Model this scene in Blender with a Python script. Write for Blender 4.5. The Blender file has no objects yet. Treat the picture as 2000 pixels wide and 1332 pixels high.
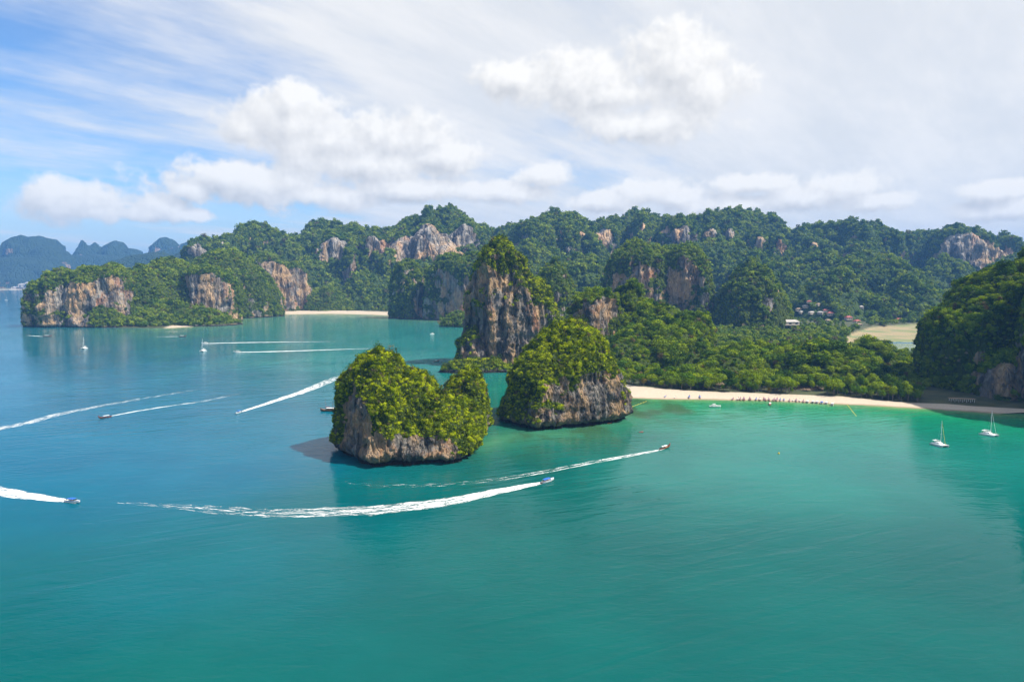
import bpy, math, random
import numpy as np
from mathutils import Vector

SC = bpy.context.scene
COL = SC.collection
R = math.radians

# ------------------------------------------------------------------ camera
CAM_H, FPX, HORIZON = 130.0, 1333.0, 540.0
PITCH = math.atan((666.0 - HORIZON) / FPX)
cam_d = bpy.data.cameras.new('camera')
cam_d.sensor_width = 36.0
cam_d.lens = 36.0 * FPX / 2000.0
cam_d.clip_start = 1.0
cam_d.clip_end = 120000.0
cam = bpy.data.objects.new('camera', cam_d)
COL.objects.link(cam)
cam.location = (0, 0, CAM_H)
cam.rotation_euler = (R(90) - PITCH, 0, 0)
SC.camera = cam

# ------------------------------------------------------------------ light
SUN_EL, SUN_AZ = R(53), R(104)      # azimuth clockwise from the view direction (+Y): from the right, a little behind
SUN_DIR = Vector((math.cos(SUN_EL) * math.sin(SUN_AZ), math.cos(SUN_EL) * math.cos(SUN_AZ), math.sin(SUN_EL)))
sun_d = bpy.data.lights.new('sun', 'SUN')
sun_d.energy = 5.0
sun_d.angle = R(0.5)
sun_d.color = (1.0, 0.93, 0.82)
sun = bpy.data.objects.new('sun', sun_d)
COL.objects.link(sun)
sun.rotation_euler = (-SUN_DIR).to_track_quat('-Z', 'Y').to_euler()
SKY_STRENGTH = 0.10

SC.view_settings.view_transform = 'Standard'
SC.view_settings.look = 'None'
SC.view_settings.gamma = 1.0
SC.view_settings.exposure = 0.60
SC.view_settings.use_curve_mapping = False
SC.render.engine = 'CYCLES'
cy = SC.cycles
cy.use_denoising = True
cy.use_adaptive_sampling = True
cy.adaptive_threshold = 0.03
cy.max_bounces = 6
cy.diffuse_bounces = 1
cy.glossy_bounces = 3
cy.transmission_bounces = 3
cy.transparent_max_bounces = 8
cy.volume_bounces = 0
cy.caustics_reflective = False
cy.caustics_refractive = False
cy.sample_clamp_indirect = 4.0


def ray(px, py):
    x, y = (px - 1000.0) / FPX, (666.0 - py) / FPX
    c, s = math.cos(PITCH), math.sin(PITCH)
    return Vector((x, c + y * s, -s + y * c))


def ground(px, py, z=0.0):
    d = ray(px, py)
    t = (z - CAM_H) / d.z
    return Vector((d.x * t, d.y * t, z))


def at(px, py, Y):
    d = ray(px, py)
    t = Y / d.y
    return Vector((d.x * t, Y, CAM_H + d.z * t))


# ------------------------------------------------------------------ node helpers
class NT:
    def __init__(self, tree):
        self.t = tree
        self.t.nodes.clear()

    def n(self, typ, **kw):
        nd = self.t.nodes.new(typ)
        for k, v in kw.items():
            setattr(nd, k, v)
        return nd

    def link(self, a, b):
        self.t.links.new(a, b)

    def put(self, sock, val):
        if isinstance(val, bpy.types.NodeSocket):
            self.link(val, sock)
        elif val is not None:
            sock.default_value = val

    def m(self, op, a, b=None, c=None, clamp=False):
        nd = self.n('ShaderNodeMath', operation=op)
        nd.use_clamp = clamp
        for i, v in enumerate((a, b, c)):
            if v is not None:
                self.put(nd.inputs[i], v)
        return nd.outputs[0]

    def mix(self, f, a, b, blend='MIX'):
        nd = self.n('ShaderNodeMix', data_type='RGBA', blend_type=blend)
        self.put(nd.inputs[0], f)
        self.put(nd.inputs[6], a if isinstance(a, bpy.types.NodeSocket) else (*a, 1.0))
        self.put(nd.inputs[7], b if isinstance(b, bpy.types.NodeSocket) else (*b, 1.0))
        return nd.outputs[2]

    def step(self, x, lo, hi, olo=0.0, ohi=1.0):
        nd = self.n('ShaderNodeMapRange', interpolation_type='SMOOTHSTEP')
        self.put(nd.inputs[0], x)
        for i, v in enumerate((lo, hi, olo, ohi)):
            self.put(nd.inputs[i + 1], v)
        return nd.outputs[0]

    def noise(self, vec, scale, detail=4.0, rough=0.5, dist=0.0, mapping=None):
        if mapping is not None:
            mp = self.n('ShaderNodeMapping')
            mp.inputs['Scale'].default_value = mapping[0]
            if len(mapping) > 1:
                mp.inputs['Rotation'].default_value = mapping[1]
            self.link(vec, mp.inputs[0])
            vec = mp.outputs[0]
        nd = self.n('ShaderNodeTexNoise')
        self.link(vec, nd.inputs['Vector'])
        nd.inputs['Scale'].default_value = scale
        nd.inputs['Detail'].default_value = detail
        nd.inputs['Roughness'].default_value = rough
        nd.inputs['Distortion'].default_value = dist
        return nd.outputs[0]


# ------------------------------------------------------------------ sky
world = bpy.data.worlds.new('World')
SC.world = world
world.use_nodes = True
W = NT(world.node_tree)
sky = W.n('ShaderNodeTexSky', sky_type='NISHITA')
sky.sun_disc = False
sky.sun_elevation = SUN_EL
sky.sun_rotation = SUN_AZ
sky.altitude = 100.0
sky.air_density = 1.0
sky.dust_density = 0.6
sky.ozone_density = 2.5
tc = W.n('ShaderNodeTexCoord')
sep = W.n('ShaderNodeSeparateXYZ')
W.link(tc.outputs['Generated'], sep.inputs[0])
SX, SY, SZ = sep.outputs
AZ = W.m('ARCTAN2', SX, SY)
EL = W.m('ARCSINE', SZ)


def azel(px, py):
    d = ray(px, py)
    return math.atan2(d.x, d.y), math.atan2(d.z, math.hypot(d.x, d.y))


# heaps of cumulus: centre pixel, half width, height up, height down (all px)
BLOBS = [
    (560, 240, 120, 62, 46), (640, 275, 150, 60, 50), (770, 270, 110, 48, 48), (575, 205, 45, 34, 34), (480, 255, 50, 38, 30),
    (860, 310, 90, 34, 32), (720, 320, 190, 40, 34),
    (520, 360, 140, 46, 44), (440, 345, 55, 34, 36), (610, 380, 100, 30, 30), (380, 372, 32, 28, 20),
    (1120, 160, 160, 52, 46), (1200, 180, 180, 40, 40), (1310, 135, 110, 66, 60), (1380, 165, 80, 52, 44), (1010, 155, 80, 34, 34),
    (1270, 245, 130, 36, 34),
    (140, 395, 65, 32, 40), (115, 380, 40, 20, 22), (185, 415, 45, 18, 18), (325, 405, 34, 26, 24), (285, 420, 40, 16, 14), (370, 420, 45, 14, 12),
    (1060, 345, 48, 28, 26), (1270, 375, 60, 28, 26), (1320, 385, 60, 20, 22), (1170, 395, 80, 22, 20), (1470, 360, 60, 22, 18),
    (1660, 365, 70, 28, 26), (1590, 385, 80, 26, 22), (1720, 390, 60, 20, 20), (1940, 375, 40, 16, 16), (1960, 410, 70, 18, 18), (1430, 400, 120, 20, 20),
    (960, 375, 120, 22, 22), (820, 370, 120, 24, 24),
]


def cloud_field(u, v):
    cb0 = W.n('ShaderNodeCombineXYZ')
    W.put(cb0.inputs[0], u); W.put(cb0.inputs[1], v)
    f = None
    for (px, py, a, up, dn) in BLOBS:
        u0, v0 = azel(px, py)
        k_ = 1.06 if py > 335 else 1.12
        a *= k_ * (1.3 if py > 335 else 1.0) / FPX; b = (up + dn) * 0.52 * k_ / FPX
        ma = W.n('ShaderNodeVectorMath', operation='MULTIPLY_ADD')
        W.link(cb0.outputs[0], ma.inputs[0])
        ma.inputs[1].default_value = (1 / a, 1 / b, 0); ma.inputs[2].default_value = (-u0 / a, -v0 / b, 0)
        ln = W.n('ShaderNodeVectorMath', operation='LENGTH')
        W.link(ma.outputs[0], ln.inputs[0])
        f = ln.outputs['Value'] if f is None else W.m('SMOOTH_MIN', f, ln.outputs['Value'], 0.12)
    f = W.m('SUBTRACT', 1.0, f)
    # the same kind of low heaps all round the horizon
    cb = W.n('ShaderNodeCombineXYZ')
    W.link(W.m('MULTIPLY', u, 4.0), cb.inputs[0]); W.link(W.m('MULTIPLY', v, 9.0), cb.inputs[1])
    g = W.noise(cb.outputs[0], 1.0, 2.0)
    side = W.step(W.m('ABSOLUTE', u), 0.68, 0.8)
    low = W.step(v, 0.38, 0.12)
    gen = W.m('SUBTRACT', W.m('MULTIPLY', W.m('MULTIPLY', W.m('SUBTRACT', g, 0.42), 5.0), W.m('MULTIPLY', side, low)),
              W.m('SUBTRACT', 0.6, W.m('MULTIPLY', side, 0.6)))
    f = W.m('MAXIMUM', f, gen)
    cb = W.n('ShaderNodeCombineXYZ')
    W.link(u, cb.inputs[0]); W.link(v, cb.inputs[1])
    n1 = W.noise(cb.outputs[0], 14.0, 7.0, 0.56)
    n2 = W.noise(cb.outputs[0], 36.0, 2.0, 0.5)
    bil = W.m('ABSOLUTE', W.m('MULTIPLY_ADD', n2, 2.0, -1.0))
    f = W.m('MULTIPLY_ADD', W.m('SUBTRACT', n1, 0.5), 2.1, f)
    return W.m('MULTIPLY_ADD', W.m('SUBTRACT', 0.16, bil), 0.55, f)


F0 = cloud_field(AZ, EL)
F1 = cloud_field(W.m('ADD', AZ, 0.012), W.m('ADD', EL, 0.016))
dens = W.step(F0, -0.12, 0.42)
lit = W.m('MULTIPLY_ADD', W.m('SUBTRACT', F0, F1), 0.80, 0.60, clamp=True)
# thin high sheets: noise on a flat layer overhead
zz = W.m('ADD', W.m('MAXIMUM', SZ, 0.0), 0.10)
cb = W.n('ShaderNodeCombineXYZ')
W.link(W.m('DIVIDE', SX, zz), cb.inputs[0]); W.link(W.m('DIVIDE', SY, zz), cb.inputs[1])
rot_ = W.n('ShaderNodeMapping'); rot_.inputs['Rotation'].default_value = (0, 0, R(38)); W.link(cb.outputs[0], rot_.inputs[0])
ci1 = W.noise(rot_.outputs[0], 0.50, 6.0, 0.6, 0.0, ((1.1, 0.8, 1.0),))
ci2 = W.noise(rot_.outputs[0], 1.5, 8.0, 0.64, 0.0, ((1.5, 0.42, 1.0),))
cover = W.m('MULTIPLY_ADD', AZ, 0.62, W.m('MULTIPLY_ADD', ci1, 1.5, W.m('MULTIPLY', ci2, 0.6)))
cirrus = W.step(cover, 0.56, 1.10, 0.0, 0.94)
lowveil = W.step(EL, 0.16, 0.0, 0.0, 0.5)
cirrus = W.m('MAXIMUM', cirrus, lowveil)
K = 1.0 / SKY_STRENGTH
blue = W.mix(1.0, sky.outputs[0], (0.74, 0.98, 1.22), 'MULTIPLY')
ci_col = W.mix(W.step(ci2, 0.36, 0.66), tuple(c * K for c in (0.555, 0.57, 0.585)), tuple(c * K for c in (0.655, 0.65, 0.64)))
base = W.mix(cirrus, blue, ci_col)
ccol = W.mix(lit, tuple(c * K for c in (0.455, 0.46, 0.47)), tuple(c * K for c in (0.735, 0.72, 0.69)))
final = W.mix(W.m('MULTIPLY', dens, 0.96), base, ccol)
bg = W.n('ShaderNodeBackground')
W.link(final, bg.inputs[0])
bg.inputs[1].default_value = SKY_STRENGTH
wo = W.n('ShaderNodeOutputWorld')
W.link(bg.outputs[0], wo.inputs[0])
world.cycles.sampling_method = 'NONE'

# ------------------------------------------------------------------ numpy noise
_rng = np.random.RandomState(7)
_P = np.tile(_rng.permutation(256), 3).astype(np.int32)
_G = _rng.normal(size=(256, 3)); _G /= np.linalg.norm(_G, axis=1)[:, None]


def perlin(p):
    p = np.asarray(p, dtype=np.float64)
    i = np.floor(p).astype(np.int64); f = p - i; i &= 255
    w = f * f * f * (f * (f * 6 - 15) + 10)
    out = np.zeros(len(p))
    for dx in (0, 1):
        for dy in (0, 1):
            for dz in (0, 1):
                h = _P[_P[_P[(i[:, 0] + dx) & 255] + ((i[:, 1] + dy) & 255)] + ((i[:, 2] + dz) & 255)]
                g = _G[h]
                dot = g[:, 0] * (f[:, 0] - dx) + g[:, 1] * (f[:, 1] - dy) + g[:, 2] * (f[:, 2] - dz)
                out += dot * (w[:, 0] if dx else 1 - w[:, 0]) * (w[:, 1] if dy else 1 - w[:, 1]) * (w[:, 2] if dz else 1 - w[:, 2])
    return out * 1.6


def fbm(p, octaves=4, gain=0.5):
    a, s, out = 1.0, 1.0, 0.0
    for k in range(octaves):
        out = out + a * perlin(p * s + 17.3 * k)
        a *= gain; s *= 2.03
    return out


def sstep(x, lo, hi):
    t = np.clip((x - lo) / (hi - lo), 0, 1)
    return t * t * (3 - 2 * t)


def seg_dist(P, poly, closed=False):
    P = np.asarray(P)[:, :2]
    best = np.full(len(P), 1e12)
    n = len(poly)
    for k in range(n if closed else n - 1):
        a = np.array(poly[k][:2], float); b = np.array(poly[(k + 1) % n][:2], float)
        ab = b - a
        t = np.clip(((P - a) @ ab) / max(ab @ ab, 1e-9), 0, 1)
        q = P - (a + t[:, None] * ab)
        best = np.minimum(best, (q * q).sum(1))
    return np.sqrt(best)


def inside(P, poly):
    x, y = np.asarray(P)[:, 0], np.asarray(P)[:, 1]
    r = np.zeros(len(x), bool)
    n = len(poly)
    for k in range(n):
        x1, y1 = poly[k][:2]; x2, y2 = poly[(k + 1) % n][:2]
        if y1 == y2:
            continue
        c = ((y1 > y) != (y2 > y)) & (x < (x2 - x1) * (y - y1) / (y2 - y1) + x1)
        r ^= c
    return r


# ------------------------------------------------------------------ mesh helpers
def tag(o, label=None, cat=None, group=None, kind=None):
    if label: o['label'] = label
    if cat: o['category'] = cat
    if group: o['group'] = group
    if kind: o['kind'] = kind
    return o


def mesh_obj(name, verts, faces, mat=None, parent=None, smooth=False):
    me = bpy.data.meshes.new(name)
    me.from_pydata([tuple(v) for v in verts], [], [tuple(f) for f in faces])
    if smooth:
        me.polygons.foreach_set('use_smooth', np.ones(len(me.polygons), bool))
    if mat: me.materials.append(mat)
    o = bpy.data.objects.new(name, me)
    COL.objects.link(o)
    if parent: o.parent = parent
    return o


def np_mesh(name, co, quads, smooth=True):
    """mesh from arrays: co (n,3), quads (m,3 or 4)"""
    me = bpy.data.meshes.new(name)
    k = quads.shape[1]
    me.vertices.add(len(co)); me.vertices.foreach_set('co', np.ascontiguousarray(co, dtype=np.float32).ravel())
    me.loops.add(quads.size); me.loops.foreach_set('vertex_index', np.ascontiguousarray(quads, dtype=np.int32).ravel())
    me.polygons.add(len(quads)); me.polygons.foreach_set('loop_start', np.arange(0, quads.size, k, dtype=np.int32))
    me.polygons.foreach_set('use_smooth', np.full(len(quads), smooth))
    me.update(calc_edges=True)
    me.validate()
    return me


def add_attr(me, name, vals, typ='FLOAT'):
    a = me.attributes.new(name, typ, 'POINT')
    if typ == 'FLOAT_COLOR':
        v = np.ones((len(vals), 4), np.float32); v[:, :3] = vals
        a.data.foreach_set('color', v.ravel())
    elif typ == 'INT':
        a.data.foreach_set('value', np.asarray(vals, np.int32))
    else:
        a.data.foreach_set('value', np.asarray(vals, np.float32))


class MB:
    def __init__(self):
        self.v, self.f = [], []

    def box(self, c, s, taper=1.0):
        b = len(self.v)
        for z, k in ((-0.5, 1.0), (0.5, taper)):
            for x, y in ((-.5, -.5), (.5, -.5), (.5, .5), (-.5, .5)):
                self.v.append((c[0] + x * s[0] * k, c[1] + y * s[1] * k, c[2] + z * s[2]))
        self.f += [(b, b + 3, b + 2, b + 1), (b + 4, b + 5, b + 6, b + 7)]
        for k in range(4):
            self.f.append((b + k, b + (k + 1) % 4, b + 4 + (k + 1) % 4, b + 4 + k))
        return self

    def loft(self, rings, closed=True, cap=True):
        b = len(self.v); n = len(rings[0])
        for r in rings: self.v += [tuple(p) for p in r]
        for i in range(len(rings) - 1):
            for k in range(n if closed else n - 1):
                k2 = (k + 1) % n
                self.f.append((b + i * n + k, b + i * n + k2, b + (i + 1) * n + k2, b + (i + 1) * n + k))
        if cap:
            self.f.append(tuple(b + k for k in range(n))[::-1])
            e = b + (len(rings) - 1) * n
            self.f.append(tuple(e + k for k in range(n)))
        return self

    def tube(self, pts, r, n=6):
        rings = []
        for i, p in enumerate(pts):
            p = Vector(p)
            d = (Vector(pts[min(i + 1, len(pts) - 1)]) - Vector(pts[max(i - 1, 0)])).normalized()
            u = d.orthogonal().normalized(); w = d.cross(u)
            rr = r[i] if isinstance(r, (list, tuple)) else r
            rings.append([p + (u * math.cos(2 * math.pi * k / n) + w * math.sin(2 * math.pi * k / n)) * rr for k in range(n)])
        return self.loft(rings)

    def build(self, name, mat, parent=None, smooth=False):
        return mesh_obj(name, self.v, self.f, mat, parent, smooth)


def empty(name, loc=(0, 0, 0), rz=0.0):
    o = bpy.data.objects.new(name, None)
    COL.objects.link(o)
    o.location = loc; o.rotation_euler = (0, 0, rz)
    o.empty_display_size = 1.0
    return o


def copy_tree(o, parent=None):
    c = o.copy(); COL.objects.link(c)
    if parent: c.parent = parent
    for ch in list(o.children): copy_tree(ch, c)
    return c


# ------------------------------------------------------------------ materials
def mat(name):
    m = bpy.data.materials.new(name); m.use_nodes = True
    return m, NT(m.node_tree)


def plain(name, col, rough=0.5, var=0.08, metal=0.0, scale=1.5):
    m, T = mat(name)
    b = T.n('ShaderNodeBsdfPrincipled'); o = T.n('ShaderNodeOutputMaterial')
    g = T.n('ShaderNodeTexCoord')
    n = T.noise(g.outputs['Object'], scale, 4.0, 0.6)
    f = T.step(n, 0.35, 0.7)
    T.link(T.mix(f, tuple(c * (1 - var) for c in col), tuple(min(1, c * (1 + var)) for c in col)), b.inputs['Base Color'])
    b.inputs['Roughness'].default_value = rough
    b.inputs['Metallic'].default_value = metal
    T.link(b.outputs[0], o.inputs[0])
    return m


def leaf_material(name, dark, mid, light, transl=0.35, accent=None, patch=0.022):
    m, T = mat(name)
    oi = T.n('ShaderNodeObjectInfo')
    big = T.noise(oi.outputs['Location'], patch, 3.0, 0.6)
    geo = T.n('ShaderNodeNewGeometry')
    sm = T.noise(geo.outputs['Position'], 0.35, 2.0)
    f = T.m('MULTIPLY_ADD', oi.outputs['Random'], 0.75, T.m('MULTIPLY_ADD', big, 1.1, T.m('MULTIPLY', sm, 0.3)))
    c = T.mix(T.step(f, 0.60, 0.96), dark, mid)
    c = T.mix(T.step(f, 0.92, 1.36), c, light)
    if accent:
        r2 = T.m('FRACT', T.m('MULTIPLY', oi.outputs['Random'], 37.7))
        c = T.mix(T.step(r2, 0.955, 0.965), c, accent)
    d = T.n('ShaderNodeBsdfDiffuse'); t = T.n('ShaderNodeBsdfTranslucent')
    T.link(c, d.inputs[0]); T.link(c, t.inputs[0])
    mx = T.n('ShaderNodeMixShader'); mx.inputs[0].default_value = transl
    T.link(d.outputs[0], mx.inputs[1]); T.link(t.outputs[0], mx.inputs[2])
    o = T.n('ShaderNodeOutputMaterial')
    T.link(mx.outputs[0], o.inputs[0])
    return m


LEAF_ISLET = leaf_material('islet_leaves', (0.050, 0.090, 0.004), (0.205, 0.290, 0.003), (0.46, 0.52, 0.005), 0.26, (0.20, 0.17, 0.07), 0.055)
LEAF_DARK = leaf_material('islet_dark_leaves', (0.022, 0.050, 0.006), (0.060, 0.105, 0.006), (0.120, 0.165, 0.008), 0.25, (0.16, 0.13, 0.06), 0.055)
LEAF_WOOD = leaf_material('wood_leaves', (0.022, 0.056, 0.006), (0.095, 0.175, 0.008), (0.25, 0.33, 0.010), 0.28, (0.16, 0.12, 0.05))
LEAF_FAR = leaf_material('hill_leaves', (0.035, 0.080, 0.012), (0.105, 0.180, 0.016), (0.23, 0.30, 0.024), 0.28, (0.13, 0.12, 0.05))
LEAF_BEACH = leaf_material('beach_tree_leaves', (0.028, 0.070, 0.005), (0.095, 0.185, 0.006), (0.25, 0.33, 0.008), 0.28, (0.22, 0.18, 0.03))


def rock_material(name, s=1.0, warm=1.0, soil=(0.05, 0.075, 0.010), wet_shade=True, pale=1.0):
    """grey limestone with ochre and rust stains in vertical streaks; s = metres per feature unit"""
    m, T = mat(name)
    geo = T.n('ShaderNodeNewGeometry')
    P = geo.outputs['Position']
    streak = T.noise(P, 0.16 / s, 6.0, 0.62, 0.4, ((1.0, 1.0, 0.14),))
    patch = T.noise(P, 0.045 / s, 5.0, 0.6, 0.8, ((1.0, 1.0, 0.55),))
    fine = T.noise(P, 0.55 / s, 6.0, 0.65, 0.0, ((1.0, 1.0, 0.35),))
    rust = T.noise(P, 0.033 / s, 5.0, 0.6, 1.2, ((1.0, 1.0, 0.6),))
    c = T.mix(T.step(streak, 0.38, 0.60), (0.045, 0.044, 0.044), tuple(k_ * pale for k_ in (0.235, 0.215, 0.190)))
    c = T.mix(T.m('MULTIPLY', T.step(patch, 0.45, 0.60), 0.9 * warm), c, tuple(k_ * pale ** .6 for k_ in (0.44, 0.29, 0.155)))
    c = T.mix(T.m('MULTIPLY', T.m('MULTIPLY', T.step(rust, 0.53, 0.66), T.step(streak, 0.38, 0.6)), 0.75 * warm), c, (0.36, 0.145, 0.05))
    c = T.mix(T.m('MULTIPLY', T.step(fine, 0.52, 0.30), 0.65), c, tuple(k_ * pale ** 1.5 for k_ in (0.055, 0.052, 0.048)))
    at_ = T.n('ShaderNodeAttribute', attribute_name='veg')
    c = T.mix(T.step(at_.outputs['Fac'], 0.25, 0.6), c, soil)
    if wet_shade:
        sp = T.n('ShaderNodeSeparateXYZ'); T.link(P, sp.inputs[0])
        zn = T.m('MULTIPLY_ADD', T.noise(P, 0.2, 3.0), 2.0, sp.outputs[2])
        c = T.mix(T.step(zn, 4.6, 3.4), c, (0.026, 0.022, 0.017))  # dark foot band: wet rock, with the undercut's shade put into the colour
    b = T.n('ShaderNodeBsdfPrincipled')
    T.link(c, b.inputs['Base Color']); b.inputs['Roughness'].default_value = 0.9
    b.inputs['Specular IOR Level'].default_value = 0.15
    bp = T.n('ShaderNodeBump'); bp.inputs['Strength'].default_value = 1.0; bp.inputs['Distance'].default_value = 2.4 * s
    mp = T.n('ShaderNodeMapping'); mp.inputs['Scale'].default_value = (1, 1, 0.28); T.link(P, mp.inputs[0])
    vo = T.n('ShaderNodeTexVoronoi', feature='DISTANCE_TO_EDGE'); T.link(mp.outputs[0], vo.inputs['Vector']); vo.inputs['Scale'].default_value = 0.30 / s
    crack = T.step(vo.outputs['Distance'], 0.0, 0.16)
    T.link(T.m('ADD', T.m('MULTIPLY', streak, 0.8), T.m('ADD', T.m('MULTIPLY', fine, 0.7), T.m('MULTIPLY', crack, 0.35))), bp.inputs['Height'])
    T.link(bp.outputs[0], b.inputs['Normal'])
    o = T.n('ShaderNodeOutputMaterial'); T.link(b.outputs[0], o.inputs[0])
    return m


ROCK_NEAR = rock_material('islet_limestone', 0.9, 0.8, pale=0.9)
ROCK_STACK = rock_material('stack_limestone', 1.5, 0.9, pale=0.95)
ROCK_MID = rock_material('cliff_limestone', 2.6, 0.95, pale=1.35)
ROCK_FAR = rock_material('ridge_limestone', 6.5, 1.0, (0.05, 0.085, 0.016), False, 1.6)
ROCK_BLUE = rock_material('mountain_limestone', 14.0, 1.0, (0.030, 0.055, 0.022), False)

# ------------------------------------------------------------------ foliage crowns
PROTO = bpy.data.collections.new('crown_shapes')        # sources of the instanced crowns, not part of the scene


def crown_arrays(rs, radius, n, leaf, flat=0.8, lobes=6, spread=0.6, up=0.25):
    cen = rs.normal(size=(lobes, 3)); cen /= np.linalg.norm(cen, axis=1)[:, None]
    cen *= (rs.rand(lobes, 1) ** 0.5) * radius * spread
    cen[:, 2] *= flat
    lr = radius * (0.38 + 0.25 * rs.rand(lobes))
    k = rs.randint(0, lobes, n)
    d = rs.normal(size=(n, 3)); d[:, 2] += up; d /= np.linalg.norm(d, axis=1)[:, None]
    p = cen[k] + d * (lr[k] * (0.72 + 0.38 * rs.rand(n)))[:, None] * np.array([1, 1, flat])
    nn = d + rs.normal(size=(n, 3)) * 0.45; nn /= np.linalg.norm(nn, axis=1)[:, None]
    t = np.cross(nn, rs.normal(size=(n, 3))); t /= np.linalg.norm(t, axis=1)[:, None]
    b = np.cross(nn, t)
    s = (leaf * (0.6 + 0.8 * rs.rand(n)))[:, None]
    co = np.stack([p - t * s * .5, p + b * s * .34, p + t * s * .5, p - b * s * .34], 1).reshape(-1, 3)
    return co, np.arange(4 * n).reshape(n, 4)


def crown_set(prefix, count, mat_, **kw):
    c = bpy.data.collections.new(prefix)
    for i in range(count):
        rs = np.random.RandomState(hash(prefix) % 1000 + i if False else len(prefix) * 31 + i * 7)
        co, q = crown_arrays(rs, **kw)
        me = np_mesh(prefix, co, q, False)
        me.materials.append(mat_)
        o = bpy.data.objects.new('%s_%02d' % (prefix, i), me)
        c.objects.link(o)
    return c


SHRUB = crown_set('shrub_crown', 5, LEAF_ISLET, radius=1.0, n=210, leaf=0.30, flat=0.85, lobes=6)
for o_ in crown_set('dark_crown', 1, LEAF_DARK, radius=1.15, n=240, leaf=0.28, flat=1.0, lobes=7).objects: SHRUB.objects.link(o_)
for o_ in crown_set('thin_crown', 1, LEAF_DARK, radius=1.3, n=90, leaf=0.34, flat=1.3, lobes=9, spread=0.8).objects: SHRUB.objects.link(o_)
WOODC = crown_set('wood_crown', 5, LEAF_WOOD, radius=1.0, n=320, leaf=0.24, flat=0.85, lobes=8)
FARC = crown_set('far_crown', 4, LEAF_FAR, radius=1.0, n=110, leaf=0.42, flat=0.9, lobes=5)


def instancer(name, pts, scales, coll, parent=None, rs=None):
    rs = rs or np.random.RandomState(3)
    me = bpy.data.meshes.new(name)
    me.vertices.add(len(pts)); me.vertices.foreach_set('co', np.asarray(pts, np.float32).ravel())
    add_attr(me, 'size', scales)
    add_attr(me, 'turn', rs.rand(len(pts)) * 6.283)
    add_attr(me, 'pick', rs.randint(0, len(coll.objects), len(pts)), 'INT')
    o = bpy.data.objects.new(name, me); COL.objects.link(o)
    if parent: o.parent = parent
    key = 'scatter_' + coll.name
    ng = bpy.data.node_groups.get(key)
    if ng is None:
        ng = bpy.data.node_groups.new(key, 'GeometryNodeTree')
        ng.interface.new_socket('Geometry', in_out='INPUT', socket_type='NodeSocketGeometry')
        ng.interface.new_socket('Geometry', in_out='OUTPUT', socket_type='NodeSocketGeometry')
        N = ng.nodes; L = ng.links
        gi = N.new('NodeGroupInput'); go = N.new('NodeGroupOutput')
        ip = N.new('GeometryNodeInstanceOnPoints'); ci = N.new('GeometryNodeCollectionInfo')
        ci.inputs[0].default_value = coll; ci.inputs[1].default_value = True; ci.inputs[2].default_value = True
        L.new(gi.outputs[0], ip.inputs['Points']); L.new(ci.outputs[0], ip.inputs['Instance'])
        ip.inputs['Pick Instance'].default_value = True

        def attr(nm, typ):
            a = N.new('GeometryNodeInputNamedAttribute'); a.data_type = typ; a.inputs[0].default_value = nm
            return a.outputs[0]
        L.new(attr('pick', 'INT'), ip.inputs['Instance Index'])
        cx = N.new('ShaderNodeCombineXYZ'); L.new(attr('turn', 'FLOAT'), cx.inputs[2])
        L.new(cx.outputs[0], ip.inputs['Rotation'])
        L.new(attr('size', 'FLOAT'), ip.inputs['Scale'])
        L.new(ip.outputs[0], go.inputs[0])
    md = o.modifiers.new('scatter', 'NODES'); md.node_group = ng
    return o


# ------------------------------------------------------------------ limestone masses
TOWER = [(0, 1), (.5, .95), (.72, .84), (.86, .66), (.95, .38), (1, 0)]
DOME = [(0, 1), (.3, .93), (.6, .75), (.8, .53), (.93, .3), (1, 0)]
STACK = [(0, 1), (.25, .92), (.49, .80), (.69, .58), (.89, .30), (.97, .12), (1, 0)]
RIDGE = [(0, 1), (.35, .78), (.52, .62), (.56, .52), (.78, .47), (.88, .37), (.96, .2), (1, 0)]
CONE = [(0, 1), (.5, .56), (.8, .27), (.95, .09), (1, 0)]


def dome_mesh(V, F, px, py, Y, hw, depth, prof=DOME, lean=(0, 0), z0=-8.0, lobes=0.14, seed=0, cuts=(), zoff=0.0, rot=0.0):
    top = at(px, py, Y)
    s = Y / FPX
    rx = hw * s
    h_tot = top.z - zoff - z0
    nth, nl = 44, 22
    cx, cyy = top.x, Y
    hs = np.linspace(0, 1, nl) ** 0.8
    rr = np.interp(hs, [p[0] for p in prof], [p[1] for p in prof])
    rr[-1] = 0.015
    th = np.linspace(0, 2 * math.pi, nth, endpoint=False)
    b = len(V)
    for i, h in enumerate(hs):
        q = np.stack([np.cos(th) * 1.3 + seed * 3.7, np.sin(th) * 1.3 + seed * 1.9, np.full(nth, h * 0.7)], 1)
        k = 1 + lobes * (fbm(q, 3) + 0.35 * perlin(q * 3.1))
        lx = np.cos(th) * rx * rr[i] * k; ly = np.sin(th) * depth * rr[i] * k
        c, sn = math.cos(rot), math.sin(rot)
        x = cx + lean[0] * s * (1 - h) + lx * c - ly * sn
        y = cyy + lean[1] * (1 - h) + lx * sn + ly * c
        z = np.full(nth, z0 + h * h_tot)
        for (nx, ny, off, tilt) in cuts:             # flat near-vertical cliff faces
            d = (x - cx) * nx + (y - cyy) * ny + (z - z0) * tilt
            ex = np.maximum(d - off, 0)
            x -= nx * ex; y -= ny * ex
        V += list(zip(x, y, z))
    for i in range(nl - 1):
        for k in range(nth):
            k2 = (k + 1) % nth
            F.append((b + i * nth + k, b + i * nth + k2, b + (i + 1) * nth + k2, b + (i + 1) * nth + k))
    F.append(tuple(b + k for k in range(nth))[::-1])
    F.append(tuple(b + (nl - 1) * nth + k for k in range(nth)))


CAMV = np.array([0, 0, CAM_H])
ALL_FOOT = []


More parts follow.
